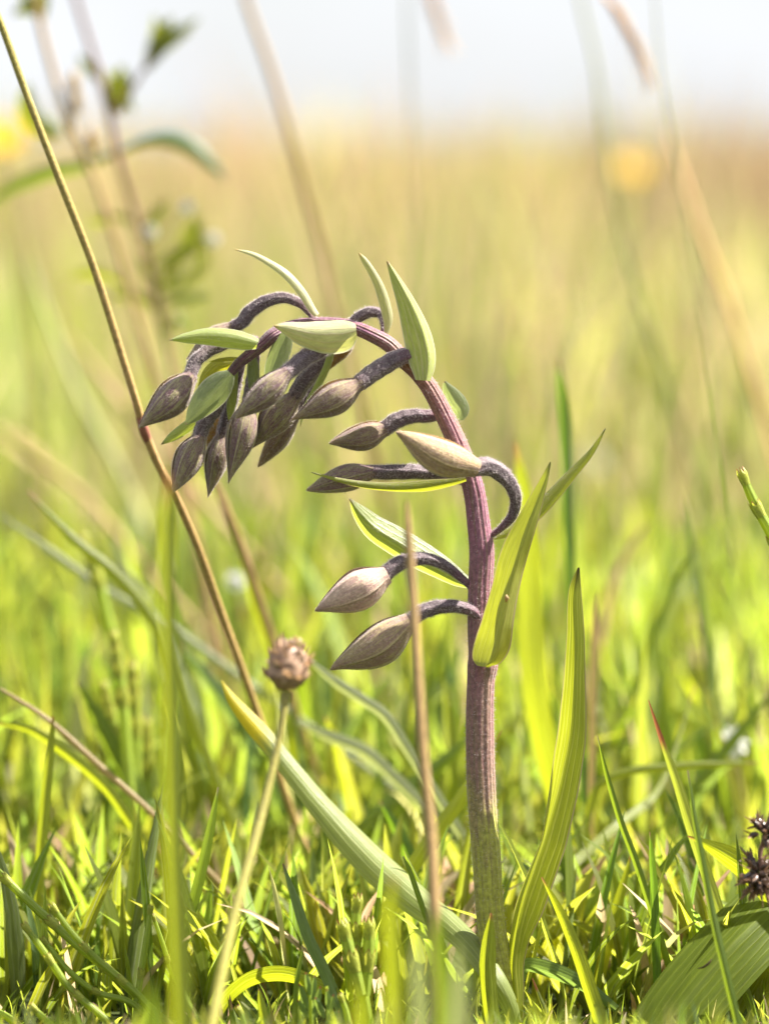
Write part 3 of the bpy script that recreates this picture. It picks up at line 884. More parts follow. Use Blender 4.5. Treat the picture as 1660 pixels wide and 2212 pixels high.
blade([(1289, 1589, 2), (1309, 1674, 11), (1339, 1775, 15), (1369, 1855, 16), (1397, 1940, 16), (1425, 2030, 16)], 'g_fresh', 'slim green grass blade with purple tip leaning right beside the striped orchid leaf', 4, roll=.3)
blade([(1399, 1512, 2), (1429, 1604, 13), (1459, 1689, 22), (1490, 1790, 27), (1520, 1880, 27), (1550, 1970, 26)], 'g_tipred', 'grey-green grass blade with long rusty tip above the broad leaf', 6, roll=.4)
blade([(1484, 1664, 3, -14), (1500, 1775, 13, -16), (1530, 1940, 17, -18), (1556, 2060, 18, -20), (1592, 2212, 18, -22)], 'g_fresh', 'thin green grass blade crossing in front of the broad leaf', roll=.3)
blade([(1402, 1797, 2), (1405, 1850, 14), (1409, 1915, 20), (1412, 2015, 23), (1416, 2120, 22)], 'g_dark', 'upright two-tone grass blade with purple point next to the broad leaf', 3, roll=.6)
blade([(1169, 1895, 3, -6), (1209, 1975, 22, -6), (1244, 2060, 32, -7), (1279, 2165, 36, -8), (1302, 2230, 36, -9)], 'g_yellow', 'wide yellow-green blade leaning left in front of the striped orchid leaf base', roll=.5)
blade([(1362, 1845, 3), (1329, 1965, 26), (1305, 2050, 30), (1288, 2120, 30)], 'g_yellow', 'yellow blade with a red edge leaning right behind the leaning green blades', 14, roll=.2)
blade([(1149, 2113, 2), (1174, 2175, 10), (1202, 2230, 14)], 'g_tipred', 'tiny dark red tipped blade by the orchid foot', -3)
blade([(1060, 1972, 4, -8), (1052, 2030, 30, -8), (1048, 2090, 38, -8), (1052, 2160, 38, -8), (1062, 2240, 36, -8)], 'g_yellow', 'short pale-tipped striped blade standing right in front of the orchid stem', roll=.35, cup=.7)
blade([(1500, 1480, 2, 60), (1419, 1705, 16, 50), (1329, 1785, 20, 42), (1240, 1862, 22, 36), (1180, 1912, 20, 30), (1130, 1960, 18, 28)], 'g_yellow', 'long dull green blade slanting up to the right behind the striped orchid leaf', roll=.2)
blade([(1640, 1648, 2), (1560, 1650, 12), (1450, 1656, 18), (1350, 1668, 18), (1290, 1700, 18), (1260, 1800, 16)], 'g_yellow', 'yellow blade bent over level beyond the rusty tipped blade', 48)
blade([(1083, 1577, 2), (1050, 1635, 14), (1003, 1710, 30), (945, 1790, 34), (890, 1870, 34), (850, 1940, 32)], 'g_yellow', 'bright yellow blade passing behind the orchid stem with orange tip', 22, roll=.3)
blade([(1020, 1590, 4), (960, 1640, 30), (890, 1700, 46), (810, 1770, 52), (740, 1850, 50)], 'g_fresh', 'broad soft green blade arching behind the tan straw', 70, roll=.2)
blade([(1112, 955, 6, 70), (1130, 1080, 50, 68), (1140, 1270, 70, 66), (1150, 1480, 74, 62), (1180, 1640, 70, 60), (1220, 1800, 60, 58)], 'g_yellow', 'tall broad glowing yellow-green blade standing behind the orchid stem', roll=.75, cup=.12)
blade([(1204, 775, 6, 85), (1214, 860, 24, 85), (1222, 1000, 26, 84), (1226, 1150, 24, 82), (1234, 1300, 22, 80)], 'g_dark', 'dark green upright blade out of focus right of the orchid', roll=.3)
blade([(471, 1700, 3), (462, 1745, 14), (451, 1798, 22), (428, 1898, 27), (402, 1998, 26), (380, 2090, 24)], 'g_fresh', 'folded green blade with blunt tip beside the dry flower head stalk', 9, roll=.5)
blade([(611, 1865, 3), (638, 1938, 20), (668, 2023, 28), (700, 2090, 30), (722, 2140, 28)], 'g_blue', 'grey-green curved blade with pale tip below the pale orchid leaf', -4, roll=-.5)
blade([(654, 2048, 2), (648, 2080, 8), (641, 2118, 11), (636, 2200, 12)], 'g_fresh', 'small thin green blade beside the leafy sprig', -10)
blade([(559, 2136, 2), (563, 2165, 16), (572, 2215, 22)], 'g_yellow', 'short pointed pale edged blade under the arching yellow leaf', -12, roll=.3)
blade([(760, 2212, 10, -4), (735, 2160, 26, -4), (668, 2122, 34, -2), (605, 2106, 38, 0), (541, 2118, 36, 2), (491, 2158, 32, 4), (458, 2215, 28, 6)], 'g_yellow', 'broad yellow-green leaf arched over close to the ground', cup=.35, roll=-.5)
blade([(115, 1547, 4), (108, 1620, 18), (100, 1698, 24), (92, 1790, 26), (86, 1860, 24)], 'g_yellow', 'upright glowing yellow blade left of the horsetail shoots', 26, roll=.3)
blade([(165, 1472, 4), (190, 1515, 22), (215, 1562, 34), (245, 1618, 38), (285, 1690, 36), (320, 1770, 32)], 'g_fresh', 'broad light green blade leaning left in the soft turf', 62, roll=.3)
blade([(0, 1487, 6), (100, 1552, 12), (225, 1663, 14), (341, 1768, 14), (420, 1850, 14)], 'g_straw', 'thin pale straw coloured blade slanting down across the left turf', 34)
blade([(-20, 1560, 6), (60, 1575, 18), (130, 1618, 24), (225, 1698, 26), (290, 1790, 24)], 'g_yellow', 'curved yellow-green blade arching over the left turf', 44, roll=.4)
blade([(386, 1390, 4), (440, 1455, 26), (501, 1537, 38), (566, 1648, 42), (620, 1760, 38)], 'g_blue', 'wide bluish blade leaning left behind the dry flower head', 85, roll=.2)
blade([(0, 1112, 4), (110, 1190, 16), (220, 1270, 18), (340, 1335, 18), (460, 1420, 18)], 'g_pale', 'long pale thin blade slanting across the far left turf', 90)
blade([(60, 1060, 4), (160, 1165, 20), (250, 1240, 24), (330, 1340, 24), (380, 1460, 22)], 'g_yellow', 'yellow-green thin blade slanting behind the tall leaning stalk', 60)
blade([(660, 1420, 4), (720, 1470, 20), (780, 1510, 24), (830, 1545, 24), (880, 1620, 22)], 'g_pale', 'pale whitish blade lying slanted behind the dry flower head', 45, roll=.2)
blade([(640, 1560, 4), (720, 1595, 26), (790, 1625, 28), (850, 1680, 26)], 'g_pale', 'short whitish blade lying behind the pale orchid leaf', 60, roll=.2)
blade([(515, 1165, 6), (535, 1230, 24), (552, 1300, 32), (575, 1360, 30), (600, 1460, 28)], 'g_yellow', 'deep yellow blade far behind the dry flower head', 95, roll=.2)
blade([(1495, 1180, 4), (1440, 1300, 16), (1390, 1420, 18), (1345, 1560, 18)], 'g_fresh', 'thin out of focus green blade slanting over the right turf', 95)
blade([(1290, 1280, 4), (1285, 1330, 12), (1282, 1420, 14), (1280, 1520, 14)], 'g_straw', 'short brown withered blade behind the striped leaf', 55)
blade([(1475, 1080, 3, 120), (1500, 1240, 18, 115), (1530, 1420, 22, 110), (1540, 1600, 22, 105)], 'g_fresh', 'soft green tall blade at the right of the meadow', roll=.2)
blade([(1660, 1500, 8), (1580, 1600, 26), (1500, 1700, 30), (1430, 1800, 28)], 'g_fresh', 'green blade slanting in from the right behind the thin front blade', 75, roll=.3)
blade([(240, 1160, 5), (300, 1290, 24), (370, 1420, 28), (430, 1560, 28)], 'g_pale', 'soft pale green blade leaning left behind the foreground blade', 110)
blade([(870, 1850, 3), (884, 1880, 10), (905, 1940, 12), (930, 2010, 12)], 'g_fresh', 'thin curved green blade rising by the pale orchid leaf', -2)
blade([(820, 1730, 4), (860, 1800, 26), (900, 1900, 34), (920, 2010, 34)], 'g_dark', 'shaded deep green blade under the pale orchid leaf', 40, roll=.3)
blade([(1484, 1806, 2), (1520, 1822, 20), (1570, 1850, 46), (1620, 1885, 58), (1660, 1930, 56), (1690, 2000, 50)], 'g_yellow', 'short yellow striped leaf with curled brown tip behind the dark seed head', 4, roll=.3, cup=.3, cols=11)
blade([(1345, 2192, 14, 2), (1300, 2160, 26, 2), (1254, 2128, 34, 2), (1189, 2100, 40, 3), (1135, 2090, 34, 4), (1120, 2130, 26, 4)], 'g_blue', 'pale arched blade lying to the right of the orchid foot', cup=.5, roll=-.5)
# blurred blades close to the lens
blade([(362, 1018, 8, -84), (358, 1120, 36, -84), (360, 1350, 40, -86), (366, 1600, 44, -88), (372, 1850, 48, -90), (382, 2100, 50, -92)], 'g_yellow', 'tall blurred green blade standing close before the lowest left bud', roll=.55, cup=.6)
for i, (uu, vv, ww, dz, mt, lb) in enumerate([(852, 1890, 44, -95, 'g_yellow', 'blurred yellow-green blade close to the lens before the pale leaf'),
        (905, 2000, 40, -105, 'g_pale', 'blurred pale blade close to the lens under the straw'),
        (945, 1960, 34, -90, 'g_fresh', 'blurred fresh green blade close to the lens left of the stem foot'),
        (985, 2040, 50, -110, 'g_pale', 'blurred whitish wide blade close to the lens near the stem foot'),
        (770, 2120, 40, -100, 'g_yellow', 'blurred low yellow blade close to the lens below the horsetail cluster'),
        (318, 2120, 44, -110, 'g_fresh', 'blurred low green blade close to the lens among the horsetail shoots')]):
    blade([(uu, vv, 6, dz), (uu - 8 + 5 * i, vv + 80, ww * .8, dz), (uu - 4 + 8 * i % 17, vv + 200, ww, dz), (uu + 10, 2330, ww, dz)], mt, lb, roll=.4)

# the tan straw in front of the lower buds
def stalk(name, pts, mat, label, dd=0, cat='grass stalk', n=80, seg=10, group=None):
    C, Wd = curve_px(pts, dd, n, root=True)
    C, Wd = C[::-1], Wd[::-1]
    v, f, u = grid(tube_grid(C, np.maximum(Wd / 2, 2e-5), seg, ribs=4, rib_depth=.05))
    o = obj(name, v, f, M[mat], uv=u, org=C[0])
    return tag(o, label, cat, group), C, Wd


stalk('straw', [(878, 1082, 8, -50), (880, 1140, 17, -50), (886, 1220, 19, -50), (898, 1400, 20, -51), (915, 1650, 22, -53), (930, 1800, 24, -54), (938, 1960, 26, -56), (942, 2060, 26, -57)],
      'straw', 'dry tan straw standing upright in front of the two lowest buds', cat='straw')
# leaning stalk with a reddish joint
root_o, C, Wd = stalk('grass_stalk', [(-30, -25, 15, 16), (0, 45, 16, 16), (60, 210, 17, 16), (130, 390, 18, 16), (200, 570, 18, 17), (255, 740, 18, 18), (298, 880, 18, 19), (310, 925, 19, 20),
      (345, 1010, 18, 22), (380, 1075, 18, 25), (430, 1190, 18, 30), (480, 1330, 18, 36), (520, 1440, 18, 40), (552, 1530, 18, 44), (590, 1640, 17, 48)],
      'stalk_yellow', 'long leaning yellowish grass stalk with a reddish joint behind the leftmost bud')
Cn, Wn = curve_px([(303, 900, 19, 19.3), (308, 917, 20.5, 19.6), (312, 932, 22.5, 20), (318, 948, 20, 20.5), (325, 963, 18, 21)], 0, 12)
v, f, u = grid(tube_grid(Cn, Wn / 2, 12))
obj('joint', v, f, M['node_red'], root_o, uv=u)

# dry flower head on its stalk
hc = P(622, 1440, -.032)
Cs, Ws = curve_px([(618, 1498, 24, -32), (612, 1540, 17, -33), (600, 1610, 17, -34), (572, 1730, 19, -37), (540, 1850, 21, -41), (500, 2000, 23, -46), (455, 2225, 26, -54)], 0, 60, root=True)
Cs, Ws = Cs[::-1], Ws[::-1]
fh = thing('dry_flower_head', Cs[0], 'withered brown flower head on a slanting yellow-green stalk', 'flower head')
v, f, u = grid(tube_grid(Cs, Ws / 2, 10))
obj('stalk', v, f, M['stalk_green'], fh, uv=u)
r = np.random.default_rng(3)
rad = 44 * PXM
t = np.linspace(0, np.pi, 18)
prof_r = rad * np.interp(t, [0, .5, 1.2, 2.0, 2.6, np.pi], [.02, .55, .9, .98, .55, .15])
Cc = hc[None] + UP[None] * (np.cos(t) * rad * 1.05)[:, None]
A = tube_grid(Cc, prof_r, 20)
A = A + (r.normal(size=A.shape) * rad * .04)
A[:, -1] = A[:, 0]
v, f, u = grid(A)
obj('receptacle', v, f, M['seed_dry'], fh, uv=u)


def scale_mesh(L, w, d, seed):
    s = np.linspace(0, 1, 6)
    c = np.linspace(-1, 1, 5)
    ww = np.interp(s, [0, .4, .8, 1], [.5, 1, .75, .05]) * w / 2
    X = ww[:, None] * c[None, :]
    Z = np.repeat((s * L)[:, None], 5, 1)
    Y = d * np.sin(s * 2.4)[:, None] * (1 - .5 * c[None, :] ** 2)
    return np.stack([X, Y, Z], -1)


def place(A, loc, zdir, ydir):
    z = unit(np.asarray(zdir, float)); y = np.asarray(ydir, float)
    y = unit(y - z * (y @ z)); x = np.cross(y, z)
    return loc + A[..., 0:1] * x + A[..., 1:2] * y + A[..., 2:3] * z


for i in range(90):
    a = r.uniform(0, 2 * np.pi); h = r.uniform(-.75, .95)
    rr = rad * np.interp(h, [-1, -.4, .3, 1], [.45, .95, .9, .4])
    nrm = np.array([np.cos(a), np.sin(a), h * .5])
    loc = hc + np.array([np.cos(a) * rr * .88, np.sin(a) * rr * .88, h * rad])
    A = place(scale_mesh(r.uniform(.8, 1.3) * .0013, r.uniform(.0006, .0011), .0003, i), loc, np.array([0, 0, 1]) + nrm * r.uniform(.1, .8) + r.normal(size=3) * .3, nrm)
    v, f, u = grid(A)
    obj('chaff_scale', v, f, M['seed_pale'] if i % 3 else M['seed_dry'], fh, uv=u)

# ------------------------------------------------------------------ broad leaf and dark seed head at the lower right
C, Wd = curve_px([(1900, 1760, 30, 18), (1800, 1838, 110, 12), (1700, 1925, 150, 6), (1600, 2020, 164, 0), (1510, 2120, 166, -4), (1440, 2215, 160, -7), (1390, 2300, 130, -9)], 0, 60, root=True)
C, Wd = C[::-1], Wd[::-1]
v, f, u = grid(blade_grid(C, Wd, [.1, .25, .2], .42, 17, True))
bl = obj('broad_leaf', v, f, M['g_broad'], uv=u, org=C[0])
tag(bl, 'broad folded dark green leaf with parallel veins and a brown tear', 'leaf')
Cl, Wl = curve_px([(1505, 2092, 2, -13), (1516, 2090, 9, -13.4), (1528, 2082, 11, -13.2), (1536, 2072, 3, -12.6)], 0, 12)
v, f, u = grid(tube_grid(Cl, Wl / 2 * .5, 8))
obj('brown_tear', v, f, M['lichen'], bl, uv=u)

Cs, Ws = curve_px([(1664, 1752, 8, -14), (1652, 1800, 10, -14), (1640, 1850, 10, -14), (1648, 1900, 11, -15), (1672, 1990, 12, -17), (1700, 2120, 13, -20)], 0, 40, root=True)
Cs, Ws = Cs[::-1], Ws[::-1]
sh = thing('seed_head', Cs[0], 'dark brown spiky seed head of clustered capsules in front of the broad leaf', 'seed head')
v, f, u = grid(tube_grid(Cs, Ws / 2, 8))
obj('stalk', v, f, M['stalk_purple'], sh, uv=u)
r = np.random.default_rng(11)
for (cu, cv, cr, cn) in ((1648, 1800, 40, 22), (1634, 1888, 46, 30)):
    cc = P(cu, cv, -.0145)
    R0 = cr * PXM
    for i in range(cn):
        dvec = unit(r.normal(size=3) * np.array([1, 1, .9]))
        ce = cc + dvec * R0 * .55
        Lc = R0 * r.uniform(.5, .75)
        line = ce[None] + dvec[None] * (np.linspace(-.5, .7, 9)[:, None] * Lc)
        rr = np.interp(np.linspace(0, 1, 9), [0, .25, .6, .9, 1], [.05, .85, 1, .35, .03]) * Lc * .30
        v, f, u = grid(tube_grid(line, rr, 9))
        cp = obj('capsule', v, f, M['seed_dark'], sh, uv=u, org=ce)
        for j in range(4):
            A = place(scale_mesh(Lc * r.uniform(.8, 1.5), Lc * r.uniform(.14, .3), Lc * .1, j), ce, dvec + r.normal(size=3) * .45, r.normal(size=3))
            v, f, u = grid(A)
            obj('spike_scale', v, f, M['chaff_dark'], cp, uv=u)

# ------------------------------------------------------------------ horsetail shoots
def horsetail(pts, label, dd=0, joints=(.3, .6), group=None, lone=True, parent=None):
    C, Wd = curve_px(pts, dd, 60, root=lone)
    C, Wd = C[::-1], Wd[::-1]
    if parent is None:
        t = thing('horsetail_shoot', C[0], label, 'horsetail', group)
    else:
        t = parent
    v, f, u = grid(tube_grid(C, np.maximum(Wd / 2, 1e-4) * .92, 14, ribs=5, rib_depth=.13))
    obj('stem', v, f, M['horsetail'], t, uv=u)
    vis = len(C) - 1
    for j in list(joints) + [1.0]:
        i = int(round(j * vis))
        i = min(max(i, 3), vis)
        T = unit(C[i] - C[i - 2])
        w = Wd[i] if j < 1 else Wd[i - 4]
        L = w * (1.5 if j < 1 else 1.7)
        _, Af, Bf = frames(np.array([C[i - 1], C[i], C[i] + T * 1e-3]))
        teeth = 6
        th = np.linspace(0, 2 * np.pi, teeth * 4 + 1)
        s = np.linspace(-.55, 1, 7)
        saw = 1 - np.abs((th / (2 * np.pi) * teeth) % 1 - .5) * 2
        rr = w / 2 * np.interp(s, [-.55, 0, .6, 1], [.96, 1.14, 1.24, 1.18 if j < 1 else .8])
        hgt = np.where(s[:, None] > .4, .4 + (s[:, None] - .4) * (.15 + .85 * saw[None, :]), s[:, None] + 0 * th[None, :])
        o0 = C[i] - (T * L * .25 if j < 1 else T * L * .45)
        A = o0 + T * (hgt * L * .8)[..., None] + (Af[1] * np.cos(th)[:, None] + Bf[1] * np.sin(th)[:, None])[None] * rr[:, None, None]
        v, f, u = grid(A)
        obj('sheath', v, f, M['horsetail_sheath'], t, uv=u)
    return t


horsetail([(-60, 1835, 18), (0, 1888, 18), (90, 1973, 19), (175, 2048, 19), (250, 2108, 19), (305, 2160, 20), (362, 2212, 21)], 'longest segmented green horsetail shoot slanting in from the left', -4, (.35, .62, .84))
horsetail([(113, 1956, 12), (150, 2008, 14), (200, 2063, 15), (240, 2098, 15), (300, 2150, 15), (350, 2210, 15)], 'segmented horsetail shoot with brown flecked tip along the longest shoot', -7, (.4, .7))
horsetail([(53, 1998, 13), (100, 2063, 16), (150, 2133, 16), (225, 2199, 17), (270, 2240, 17)], 'lowest slanting horsetail shoot with pale pointed tip', -9, (.45, .75))
horsetail([(93, 2028, 10), (150, 2098, 13), (210, 2143, 13), (282, 2165, 14), (330, 2210, 14)], 'thin curved horsetail shoot between two thicker shoots', -6, (.5,))
horsetail([(376, 1883, 13), (371, 1973, 16), (376, 2073, 17), (396, 2148, 18), (424, 2212, 18)], 'upright horsetail shoot with toothed tip beside the foreground blade', -7, (.42, .7))
horsetail([(326, 1958, 11), (313, 2048, 14), (298, 2148, 14), (290, 2230, 14)], 'upright horsetail shoot rising through the slanting shoots', -5, (.5,))
horsetail([(331, 1978, 8), (352, 2040, 10), (371, 2098, 11), (400, 2150, 11)], 'very thin horsetail shoot leaning left by the upright one', -3, (.5,))
horsetail([(68, 2173, 13), (105, 2211, 16), (140, 2250, 16)], 'short blunt horsetail tip below the slanting shoots', -11, (.3,))
horsetail([(514, 2178, 12), (526, 2205, 15), (535, 2250, 15)], 'short blunt horsetail tip under the arching yellow leaf', -12, (.3,))
horsetail([(735, 2150, 11), (748, 2190, 14), (756, 2240, 14)], 'small horsetail tip beside the leafy sprig', -14, (.3,))
horsetail([(-20, 2178, 13), (20, 2200, 16), (60, 2240, 16)], 'short horsetail stub by the blue-green clover leaf', -9, (.3,))
ht = horsetail([(772, 1940, 20), (768, 1985, 24), (770, 2030, 26), (778, 2110, 26), (792, 2190, 22)], 'small cluster of three stubby jointed horsetail tips below the pale leaf', -9, (.55, .75))
horsetail([(739, 1996, 24), (750, 2040, 28), (764, 2090, 28), (780, 2150, 22)], None, -11, (.5,), lone=False, parent=ht)
horsetail([(796, 1992, 24), (796, 2040, 28), (792, 2090, 28), (788, 2150, 22)], None, -10, (.5,), lone=False, parent=ht)
horsetail([(1600, 1020, 16), (1618, 1065, 21), (1640, 1110, 23), (1664, 1155, 24), (1710, 1270, 24), (1780, 1480, 24)], 'leaning horsetail shoot with orange tip at the far right of the meadow', 4, (.7, .85))

# soft bright horsetail plant behind on the left
for i, (tu, tv, bu, bv, w) in enumerate([(245, 1370, 275, 1640, 26), (285, 1440, 290, 1700, 30), (225, 1480, 265, 1700, 24), (318, 1560, 312, 1760, 26), (180, 1160, 230, 1330, 26), (200, 1230, 262, 1470, 26)]):
    horsetail([(tu, tv, w * .7), ((tu + bu) / 2 + 4, (tv + bv) / 2, w), (bu, bv, w)], 'out of focus bright yellow-green jointed horsetail behind the left turf', 62 + 6 * i, (.55, .75, .88), group='soft horsetails behind the left turf')

# small leafy sprigs and clover
def sprig(cu, cv, dd, label, spec):
    base = P(cu, cv, dd / 1000).copy()
    base[2] = 0
    t = thing('leafy_sprig', base, label, 'sprig')
    C, Wd = curve_px([(cu, cv - 40, 5), (cu + 2, cv, 8), (cu + 4, cv + 50, 9)], dd, 16, root=True)
    v, f, u = grid(tube_grid(C[::-1], Wd[::-1] / 2, 8))
    obj('stem', v, f, M['horsetail'], t, uv=u)
    for (du, dv, w, L_u, L_v) in spec:
        C, Wd = curve_px([(cu + du, cv + dv, 2), (cu + du + L_u * .3, cv + dv + L_v * .3, w * .85), (cu + du + L_u * .65, cv + dv + L_v * .65, w), (cu + du + L_u, cv + dv + L_v, w * .4)], dd - 2, 14)
        v, f, u = grid(blade_grid(C[::-1], Wd[::-1], .3, .5, 7, False))
        obj('leaf', v, f, M['sprig'], t, uv=u)


sprig(668, 2150, -13, 'small leafy sprig with pointed grey-green leaves by the arching yellow leaf',
      [(-22, -26, 16, 18, 60), (-8, -50, 13, 8, 50), (12, -44, 14, -8, 54), (24, -20, 16, -16, 60), (-26, 10, 15, 22, 40), (18, 14, 15, -10, 40)])
sprig(706, 2170, -14, 'small leafy sprig with red tipped leaves next to the grey-green one',
      [(-26, -16, 15, 20, 46), (0, -34, 12, 2, 46), (26, 14, 16, -30, 30), (14, -22, 13, -12, 48)])

cl0 = P(20, 2060, .034).copy(); cl0[2] = 0
cl = thing('clover_plant', cl0, 'soft blue-green clover leaves at the left behind the horsetail shoots', 'clover')
for (cu, cv, a, w) in ((10, 2005, -.5, 76), (6, 2000, 1.2, 70), (0, 2010, 2.8, 76)):
    pts = [(cu + math.cos(a) * w * .75, cv - math.sin(a) * w * .5, w * .35), (cu + math.cos(a) * w * .4, cv - math.sin(a) * w * .3, w), (cu + math.cos(a) * w * .1, cv - math.sin(a) * w * .1, w * .7), (cu, cv, 8)]
    C, Wd = curve_px(pts, 34, 18)
    v, f, u = grid(blade_grid(C[::-1], Wd[::-1], .5, .25, 11, False))
    obj('leaflet', v, f, M['clover'], cl, uv=u)
C, Wd = curve_px([(10, 2010, 8), (14, 2040, 9), (18, 2070, 9)], 34, 14, root=True)
v, f, u = grid(tube_grid(C[::-1], Wd[::-1] / 2, 8))
obj('stalk', v, f, M['horsetail'], cl, uv=u)

# ------------------------------------------------------------------ tall stalks out of focus
stalk('straw', [(520, -60, 16, 190), (531, 0, 17, 190), (580, 140, 19, 190), (622, 275, 20, 190), (662, 420, 20, 192), (692, 535, 20, 194), (722, 660, 20, 196), (760, 800, 20, 200), (800, 960, 19, 206), (850, 1150, 17, 215)],
      'straw', 'tall tan straw out of focus leaning left above the orchid', cat='straw')
stalk('grass_stalk', [(1246, -40, 8, 230), (1258, 20, 9, 230), (1288, 150, 10, 230), (1304, 300, 11, 230), (1330, 450, 12, 232), (1370, 600, 13, 235), (1430, 800, 14, 240), (1480, 960, 14, 245), (1530, 1120, 13, 250)],
      'stalk_pale', 'tall pale green grass stalk out of focus at the right')
stalk('straw', [(1440, 290, 7, 260), (1470, 380, 12, 255), (1520, 520, 14, 250), (1580, 680, 15, 245), (1640, 880, 15, 240), (1700, 1100, 15, 235)],
      'straw_orange', 'orange-tan straw out of focus leaning left near the right side', cat='straw')
stalk('grass_stalk', [(60, 560, 6, 270), (110, 700, 14, 266), (170, 850, 16, 262), (250, 1000, 18, 258), (330, 1180, 18, 250)], 'stalk_pale', 'soft yellowish stalk out of focus behind the leaning stalk')
stalk('straw', [(150, 720, 6, 240), (260, 870, 18, 235), (380, 1010, 20, 230), (500, 1150, 20, 225)], 'straw', 'faint thin straw slanting behind the drooping buds', cat='straw')
stalk('straw', [(440, 990, 8, 70), (480, 1080, 18, 72), (520, 1180, 20, 75), (560, 1300, 20, 80)], 'straw', 'pale brown straw below the drooping buds', cat='straw')
stalk('straw', [(0, 930, 8, 210), (90, 1000, 14, 205), (180, 1070, 15, 200), (260, 1160, 15, 195)], 'straw', 'soft brownish straw slanting down at the left side', cat='straw')
stalk('straw', [(1395, 1130, 6, 140), (1330, 1240, 16, 138), (1290, 1400, 18, 135)], 'straw', 'soft brown straw leaning right behind the tall striped leaf', cat='straw')

# drooping spikelets
def oat(pts_st, pts_sp, dd, label, w):
    C, Wd = curve_px(pts_st, dd, 60, root=True)
    C, Wd = C[::-1], Wd[::-1]
    t = thing('grass_seed_head', C[0], label, 'seed head')
    v, f, u = grid(tube_grid(C, Wd / 2, 8))
    obj('stalk', v, f, M['stalk_pale'], t, uv=u)
    C2, W2 = curve_px(pts_sp, dd, 30)
    v, f, u = grid(tube_grid(C2, W2 / 2 * .55, 10))
    ax = obj('spike', v, f, M['seed_gold'], t, uv=u)
    r = np.random.default_rng(int(abs(dd) * 7))
    T = unit(np.gradient(C2, axis=0))
    for i in range(2, 28, 2):
        for sgn in (-1, 1):
            sd_ = unit(np.cross(T[i], FWD)) * sgn
            A = place(scale_mesh(W2.max() * 1.5, W2.max() * .55, W2.max() * .12, i), C2[i], T[i] + sd_ * .35 + r.normal(size=3) * .12, sd_)
            v, f, u = grid(A)
            obj('husk', v, f, M['seed_gold'], t, uv=u)


oat([(1310, -6, 3), (1290, -60, 3), (1310, -140, 4), (1370, -150, 4), (1405, -60, 4), (1425, 150, 5), (1470, 400, 6), (1520, 700, 6), (1560, 1000, 7), (1590, 1250, 7)],
    [(1302, -12, 16), (1325, 18, 22), (1352, 62, 27), (1378, 115, 23), (1394, 155, 13), (1404, 192, 4)], 150, 'drooping golden seed head hanging out of focus in the sky', 36)
oat([(925, -40, 3), (905, -110, 4), (880, -60, 5), (885, 200, 6), (895, 500, 6), (900, 800, 7), (905, 1100, 7)],
    [(915, -50, 14), (932, 0, 22), (946, 40, 24), (958, 80, 15), (966, 105, 4)], 240, 'faint pale brown seed head blurred against the sky above the buds', 36)

# ------------------------------------------------------------------ leafy herb at the upper left
DB = 165
Cs, Ws = curve_px([(150, -60, 12), (165, 0, 12), (200, 115, 13), (232, 225, 16), (250, 326, 16), (280, 426, 14), (316, 541, 14), (350, 700, 14), (375, 830, 13), (400, 1000, 13)], DB, 90, root=True)
Cs, Ws = Cs[::-1], Ws[::-1]
herb = thing('leafy_herb', Cs[0], 'tall purple-stemmed leafy herb out of focus behind the leaning stalk', 'herb')
v, f, u = grid(tube_grid(Cs, Ws / 2, 10))
obj('stem', v, f, M['stalk_purple'], herb, uv=u)


def hleaf(pts, mat='herb_leaf', roll=.2, cup=.3, dd=DB):
    C, Wd = curve_px(pts[::-1], dd, 24)
    v, f, u = grid(blade_grid(C, Wd, roll, cup, 9, False))
    return obj('leaf', v, f, M[mat], herb, uv=u)


hleaf([(486, 388, 6), (455, 352, 26), (415, 318, 36), (370, 300, 34), (320, 302, 22), (252, 330, 10)], 'g_blue')
hleaf([(-30, 450, 6), (20, 410, 26), (100, 376, 32), (180, 358, 24), (250, 330, 10)], 'g_fresh')
C, Wd = curve_px([(248, 240, 12), (285, 190, 11), (310, 150, 10), (335, 110, 8)], DB, 14)
v, f, u = grid(tube_grid(C, Wd / 2, 8))
tw = obj('twig', v, f, M['stalk_purple'], herb, uv=u)
for pts in ([(372, 36, 4), (355, 66, 34), (336, 105, 42), (316, 150, 12)], [(412, 66, 4), (378, 80, 28), (345, 105, 30), (318, 148, 8)], [(334, 34, 4), (338, 70, 28), (330, 110, 30), (316, 150, 8)],
            [(262, 140, 8), (262, 175, 38), (266, 210, 34), (255, 245, 10)], [(232, 148, 4), (242, 185, 26), (246, 240, 10)], [(288, 240, 4), (276, 220, 18), (258, 232, 8)],
            [(425, 462, 4), (414, 500, 46), (398, 540, 44), (330, 575, 10)], [(150, 600, 4), (190, 590, 24), (240, 600, 20), (300, 640, 6)], [(400, 720, 4), (385, 690, 24), (368, 700, 20), (352, 730, 6)], [(430, 500, 4), (440, 560, 24), (400, 610, 22), (345, 640, 6)], [(60, 180, 6), (56, 230, 44), (70, 270, 34), (120, 300, 8)], [(130, 300, 5), (115, 275, 30), (98, 255, 20), (80, 240, 6)],
            [(190, 470, 4), (215, 480, 22), (250, 470, 18), (292, 480, 6)], [(360, 430, 4), (345, 455, 26), (320, 480, 20), (300, 500, 6)], [(170, 120, 4), (185, 140, 22), (200, 160, 16), (214, 175, 6)], [(430, 40, 4), (395, 62, 20), (350, 96, 20), (320, 140, 6)], [(300, 560, 4), (318, 580, 26), (335, 600, 20), (345, 640, 8)], [(390, 560, 4), (372, 590, 30), (355, 625, 10)], [(460, 640, 4), (420, 640, 24), (375, 650, 22), (345, 670, 8)], [(230, 640, 4), (270, 640, 22), (310, 650, 22), (345, 672, 8)]):
    hleaf(pts, 'herb_leaf', .3)
